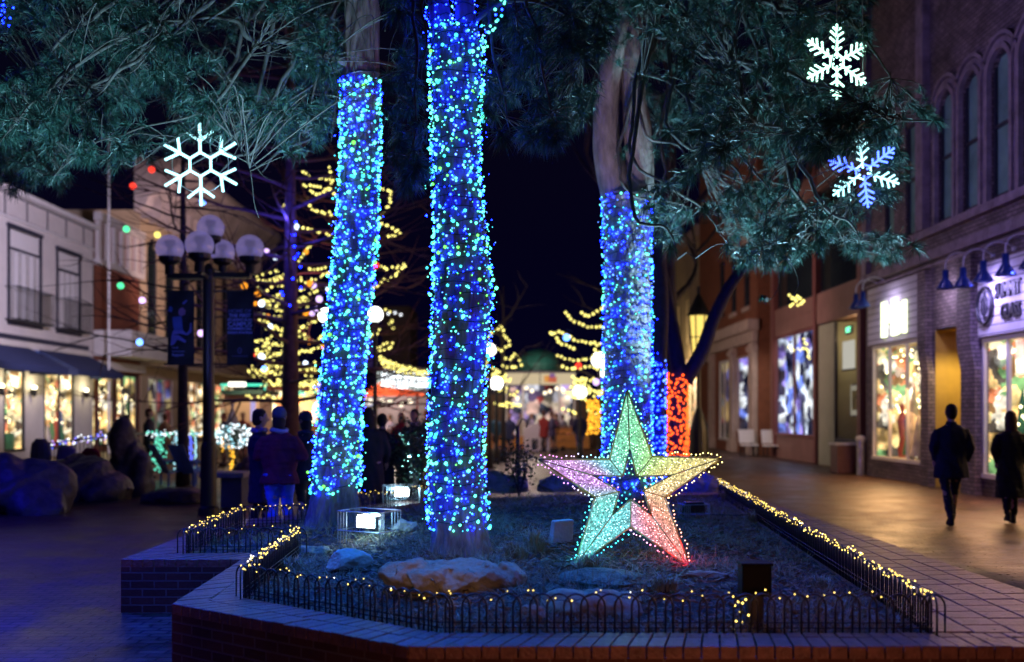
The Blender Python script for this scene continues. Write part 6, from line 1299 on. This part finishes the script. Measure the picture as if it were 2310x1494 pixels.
# beige kiosk left of the left trunk with teal lights
bk=thing('ticket_booth','beige lit booth with flat teal lit roof left of the left pine','kiosk',P(570,1010,36)); b=MB(); bxp(b,505,890,585,985,36,2.0); b.build('wall',mat('peach_wall',(.62,.42,.28),.7,.1,1),bk); b=MB(); bxp(b,498,880,592,890,35.7,2.6); b.build('roof',mat('dark_green',(.02,.06,.05),.6),bk); b=MB(); bxp(b,498,866,600,871,35.8,.1); bxp(b,500,866,502,880,35.8,.1); bxp(b,596,866,598,880,35.8,.1); b.build('light_bar',emit('teal_bar',(.1,.9,.6),1.4,False),bk); b=MB(); bxp(b,565,900,576,950,35.96,.03); b.build('window',emit('lilac_window',(.6,.5,.95),.8,False),bk); b=MB(); bxp(b,515,862,550,872,35.4,.3); b.build('shop_lamp',emit('lit_box',(1,.95,.8),3,False),bk)
point((-9.0,34.5,3.2),220,(1,.78,.5),.3)

# --- left foreground boulders, railing, benches
lumps('boulder','rounded purple lit boulder cut by the left photo edge','boulder',[((-8.35,16.9,.25),(.92,.7,.66),.4),((-8.5,17.0,.45),(.6,.6,.52),1.1),((-7.95,16.8,.1),(.5,.6,.42),.2)],M_rockd,4,vox=.035,amp=.05,fr_=2)
lumps('boulder','wide dark boulder between the edge boulder and the tall one','boulder',[((-8.3,19.3,.25),(.86,.7,.66),.2),((-8.6,19.5,.3),(.5,.6,.58),.7),((-7.85,19.2,.05),(.5,.6,.5),0)],M_rockd,5,vox=.035,amp=.05,fr_=2)
lumps('boulder','tall standing dark boulder left of the lamp post','boulder',[((-7.85,20.3,.5),(.46,.4,.72),.3),((-7.95,20.3,1.0),(.30,.34,.58),.1),((-7.6,20.25,.35),(.32,.34,.55),.6)],M_rockd,6,vox=.03,amp=.05,fr_=2)
rock('low_boulder','low flat dark boulder at the foot of the lamp post',(-6.25,18.6,.1),(.62,.4,.17),M_rockd,24.9,flat=.5,rough=.14)
rock('reddish_boulder','small reddish boulder right behind the lamp pole',(-5.2,19.5,.3),(.28,.3,.42),mat('red_granite',(.25,.14,.12),.8,.3,6,bump=.5),25.2,flat=.6)
sb=thing('stone_bench','stone bench with a pale slab right of the lamp post','bench',(-4.9,17.6,0)); b=MB(); a=P(497,1078,17.5); c=P(545,1140,17.5); b.box(a.x,17.5,0,c.x,18.0,a.z); b.build('base',mat('dark_stone',(.09,.09,.12),.7),sb,bevel=.01); b=MB(); b.box(a.x-.35,17.4,a.z,c.x+.06,18.1,a.z+.09); b.build('slab',M_conc,sb,bevel=.01)
for i,(px,py,s_) in enumerate(((398,1075,1),(440,1072,.9))):
    cp=P(px,py,23); ch=thing('deck_chair',['blue slatted deck chair behind the boulders, the left one','blue slatted deck chair beside the lamp pole, the right one'][i],'chair',(cp.x,23,0),2.6 if i else 2.2); mbl=mat('blue_paint',(.08,.2,.6),.5)
    b=MB(); b.v+=[(-.25,-.3,.38),(.25,-.3,.38),(.25,.25,.28),(-.25,.25,.28),(-.25,-.3,.41),(.25,-.3,.41),(.25,.25,.31),(-.25,.25,.31)]; b.f=[(0,3,2,1),(4,5,6,7),(0,1,5,4),(1,2,6,5),(2,3,7,6),(3,0,4,7)]; b.m=[0]*6; b.build('seat',mbl,ch,world=False)
    for k in range(5): x0=-.25+k*.105; b=MB(); b.v+=[(x0,.22,.3),(x0+.085,.22,.3),(x0+.085,.25,.3),(x0,.25,.3),(x0,.55,.95),(x0+.085,.55,.95),(x0+.085,.58,.95),(x0,.58,.95)]; b.f=[(0,3,2,1),(4,5,6,7),(0,1,5,4),(1,2,6,5),(2,3,7,6),(3,0,4,7)]; b.m=[0]*6; b.build('back_slat',mbl,ch,world=False)
    for x0 in (-.3,.26): b=MB(); b.box(x0,-.3,0,x0+.04,-.26,.55); b.box(x0,.25,0,x0+.04,.29,.3); b.box(x0-.03,-.33,.55,x0+.07,.35,.58); b.build('leg',mbl,ch,world=False)
rl_=thing('plaza_railing','dark railing hung with coloured lights behind the boulders','railing',P(330,1060,25)); b=MB(); xs_=[P(110,0,21).x]; A0=P(112,1002,21); A1=P(250,982,23.5); A2=P(330,978,25); A3=P(562,978,25)
for (p,q) in ((A0,A1),(A1,A2),(A2,A3)): b.tube([p,q],.03,6); b.tube([p*1-Vector((0,0,.75)),q-Vector((0,0,.75))],.025,6)
b.build('rail',M_iron,rl_,smooth=True); b=MB()
for (p,q) in ((A0,A1),(A1,A2),(A2,A3)):
    L_=(q-p).length; n_=int(L_/.16)
    for k in range(n_): t=p.lerp(q,k/n_); b.tube([t,Vector((t.x,t.y,t.z-.8))],.009,4)
b.build('balusters',M_iron,rl_)
def cluster(label,p0,p1,mts,n,r,drips=(),single=60):
    root=thing('light_garland',label,'string lights',p0); b=MB(); pts=[]; w=[]
    for k in range(n): t=p0.lerp(p1,(k+random.random())/n); q=t+Vector((random.gauss(0,.02),random.gauss(0,.05)-.04,random.gauss(0,.035))); pts.append((q,r,random.randrange(len(mts)))); w.append(q)
    b.tube(w,.006,4); b.build('wire',M_iron,root)
    bulbs(root,pts,mts,single=single,tmpl=OCT)
cluster('violet and white light garland on the left railing stretch',A0,A1,[emit('vi',(.5,.3,1),2.2,False),E_whf,emit('bl_far',(.1,.15,1),2.5,False)],70,.022)
cluster('pale teal light garland along the straight railing top',A2,A3,[emit('te_far',(.15,.95,.65),1.8,False),E_whf,emit('cy_far',(.4,.85,1),2,False)],170,.022)
for (px,mt,n_,wd,lab) in ((360,'te_far',90,.10,'thick green light drape hanging from the railing'),(398,'cy_far',40,.03,'pale cyan light drape hanging from the railing'),(430,'bl_far',34,.03,'blue light drape hanging from the railing'),(442,'cy_far',26,.02,'short pale drape right of the blue one')):
    root=thing('light_drape',lab,'string lights',P(px,985,24.9)); pts=[(P(px,985+(80 if mt!='bl_far' else 60)*k/n_,24.9)+Vector((random.gauss(0,wd),random.gauss(0,.03),0)),.022,0) for k in range(n_)]; b=MB(); b.tube([p[0] for p in pts],.005,4); b.build('wire',M_iron,root); bulbs(root,pts,[MATS[mt]],single=60,tmpl=OCT)
root=thing('lit_bush','round bush covered in white and ice blue lights','lit bush',P(530,1010,24)); pts=[]; c=P(528,985,24)
for k in range(260): d=Vector((random.gauss(0,1),random.gauss(0,1),random.gauss(0,1))).normalized()*random.uniform(.6,1); pts.append((c+Vector((d.x*.48,d.y*.4,d.z*.33)),.024,random.choice((0,0,1))))
V=[];Fc=[]
for k in range(900):
    d=Vector((random.gauss(0,1),random.gauss(0,1),random.gauss(0,1))).normalized()*random.random()**.4; q=c+Vector((d.x*.45,d.y*.4,d.z*.32)); s=Vector((random.gauss(0,1),random.gauss(0,1),random.gauss(0,1)))*.04; t=Vector((random.gauss(0,1),random.gauss(0,1),random.gauss(0,1)))*.04; bb=len(V); V+=[tuple(q),tuple(q+s),tuple(q+t)]; Fc.append((bb,bb+1,bb+2))
npmesh('leaves',V,Fc,M_leafd,root); b=MB(); b.tube([(c.x,c.y,0),(c.x,c.y,c.z)],.04,6); b.build('stem',M_dbark,root); bulbs(root,pts,[E_whf,MATS['cy_far']],single=60,tmpl=OCT)
ystring('amber light wrap below the white lit bush',[[(518,1010),(522,1035),(518,1062)],[(524,1012),(526,1040),(522,1060)],[(500,980),(502,1000),(500,1022)]],23.5,.03,.06,mt=emit('amb_far',(1,.5,.04),2.0,False),single=40)
gc=thing('garden_cone','small pale pyramid frame standing above the white lit bush','ornament',P(524,980,25)); c=P(524,975,25); b=MB(); b.lathe([(.30,0),(.01,.75)],(c.x,25,c.z-.1),4); b.build('frame',mat('pink_metal',(.45,.35,.42),.5),gc); b=MB(); b.ball((c.x,25,c.z+.68),.05,8,6); b.build('finial',mat('pink_metal',(.45,.35,.42),.5),gc)
for i,(px,c_) in enumerate(((92,(.20,.18,.24)),(150,(.35,.22,.6)),(205,(.3,.012,.03)))):  # second slab's violet light is put into its base colour
    p=P(px,1050,20.6); o=thing('stone_post' if i<2 else 'garden_stool',['grey stone slab standing at the left end of the railing','violet lit stone slab under the left garland','small dark red stool between the boulders'][i],'post' if i<2 else 'stool',(p.x,p.y,0)); b=MB(); hh=(1.14,1.0,.95)[i]; b.lathe([(.22,0),(.22,hh*.75),(.19,hh*.92),(.10,hh)],(p.x,p.y,0),12,1,.6); b.build('body',mat('slab_%d'%i,c_,.7,.2,5,bump=.3),o,smooth=False); b=MB(); b.lathe([(.26,0),(.26,.06)],(p.x,p.y,0),12,1,.7); b.build('foot',M_conc,o)

# ------------------------------------------------------------------ plaza lighting, mostly added fill lamps without fixtures
LIL=(.78,.62,1.0); BLU=(.02,.03,1.0)
spot((-9.5,27,6.5),(XL,37.5,6.0),5200,(.74,.66,1.0),58,.4)      # added fill spots on the facades, no lamps stand there
spot((-10,44,7),(XL,52,10.5),2300,(1.0,.66,.62),75,.4)
spot((2.5,17,6.8),(9.6,20.5,6.8),520,(.50,.38,1.0),80,.3)
spot((4.0,32,5),(9.8,36,4.2),420,(1.0,.62,.6),105,.3)
point((-6.0,27,4.5),130,(1.0,.22,.42),.4)       # reddish light on the bare trees
point(tuple(P(645,500,21.2)),90,(.06,.06,1.0),.2)
point((5.2,33,5.5),90,(1.0,.72,.55),.4)
point((0,38,4.0),200,(1.0,.60,.66),.5)
def down(x,y,z,w_,c,sz=120): return spot((x,y,z),(x,y+.01,0),w_,c,sz,.4,.8)
down(-8.6,13.5,4.0,520,(.018,.012,1.0),130)      # blue lit trees beyond the left edge
down(-5.4,9.6,4.2,1500,(.015,.022,1.0),125); down(-4.2,7.2,3.2,450,(.01,.03,1.0),110)
spot((-4.9,13.6,2.6),(-5.03,16.4,3.1),55,(.22,.28,1.0),42,.2)  # added spot that brightens the banners
down(-3.9,13.4,3.0,60,(.08,.03,1.0))
down(4.8,8.6,3.6,170,BLU,120)
down(-.9,6.3,2.3,200,(.012,.17,1.0),125); down(1.2,6.25,2.4,190,(.02,.12,1.0),125); down(2.7,6.6,2.4,30,(.03,.05,1.0),110)  # added blue downlights over coping and bed, standing in for trunk glow
down(-2.2,8.2,2.4,150,(.015,.22,1.0),120); down(.3,9.3,2.6,210,(.012,.26,1.0),130); down(1.9,12,2.8,80,(.015,.10,1.0),130)
spot((1.2,2.4,.75),(1.0,5.24,.32),70,(1,.34,.16),115,.2); spot((-3.2,4.6,1.2),(-2.8,8.35,.3),9,(1,.4,.25),60,.2)  # added warm low spots so the planter brick shows
spot((-.5,7.0,.9),P(815,50,YL),240,(.95,.45,.75),17,.1,.9); spot((.9,8.6,.8),P(1405,235,YR),520,(.86,.72,.95),16,.1,.9)  # added spots on the bare upper stems, no floodlights there
point(tuple(S(520,1270,.12)),3.5,(.02,.6,1),.05); point(tuple(S(1215,1270,.12)),3.0,(1,.03,.08),.05); point(tuple(S(845,900,.5)),3,(.3,.9,.9),.2)
spot((-.9,3.2,1.5),(-.42,7.2,.5),85,(1,.66,.36),16,.15,.9)
spot((2.2,3.6,2.6),(1.6,6.9,.45),18,(1,.45,.25),34,.15,.9)

bpy.data.scenes.remove(TMP)
# ------------------------------------------------------------------ world, sun, camera
w=bpy.data.worlds.new("World"); sc.world=w; w.use_nodes=True; nt=w.node_tree; N=nt.nodes; L=nt.links
bgd=N['Background']; sky=N.new('ShaderNodeTexSky'); sky.sky_type='NISHITA'; sky.sun_disc=False; sky.sun_elevation=R(-4); sky.sun_rotation=R(200)
mx=N.new('ShaderNodeMix'); mx.data_type='RGBA'; mx.blend_type='ADD'; mx.inputs[0].default_value=1; L.new(sky.outputs[0],mx.inputs[6]); tcw=N.new('ShaderNodeTexCoord'); sxw=N.new('ShaderNodeSeparateXYZ'); L.new(tcw.outputs['Generated'],sxw.inputs[0]); rw_=N.new('ShaderNodeValToRGB'); rw_.color_ramp.elements[0].position=0; rw_.color_ramp.elements[0].color=(.018,.012,.15,1); rw_.color_ramp.elements[1].position=.42; rw_.color_ramp.elements[1].color=(.003,.003,.06,1); L.new(sxw.outputs[2],rw_.inputs['Fac']); L.new(rw_.outputs[0],mx.inputs[7]); L.new(mx.outputs[2],bgd.inputs[0]); bgd.inputs[1].default_value=.07
l=bpy.data.lights.new('moon','SUN'); l.energy=.012; l.angle=R(10); l.color=(.7,.75,1); o=bpy.data.objects.new('moon',l); COL.objects.link(o); o.rotation_euler=(R(40),0,R(-120))
cam=bpy.data.cameras.new('camera'); co=bpy.data.objects.new('camera',cam); COL.objects.link(co); co.location=(0,0,CAMZ); co.rotation_euler=(R(90),0,0)
cam.lens=35; cam.sensor_width=36; cam.shift_y=(HZ-747)/2310; cam.clip_end=2000; cam.clip_start=.05
cam.dof.use_dof=True; cam.dof.focus_distance=7.9; cam.dof.aperture_fstop=.95
sc.camera=co
sc.view_settings.view_transform='Standard'; sc.view_settings.look='None'; sc.view_settings.exposure=0; sc.view_settings.gamma=1
sc.render.engine='CYCLES'; sc.cycles.use_denoising=True; sc.cycles.max_bounces=5; sc.cycles.diffuse_bounces=2; sc.cycles.glossy_bounces=2; sc.cycles.transparent_max_bounces=8; sc.cycles.caustics_reflective=False; sc.cycles.caustics_refractive=False; sc.cycles.use_light_tree=True
sc.cycles.sample_clamp_direct=0; sc.cycles.sample_clamp_indirect=4
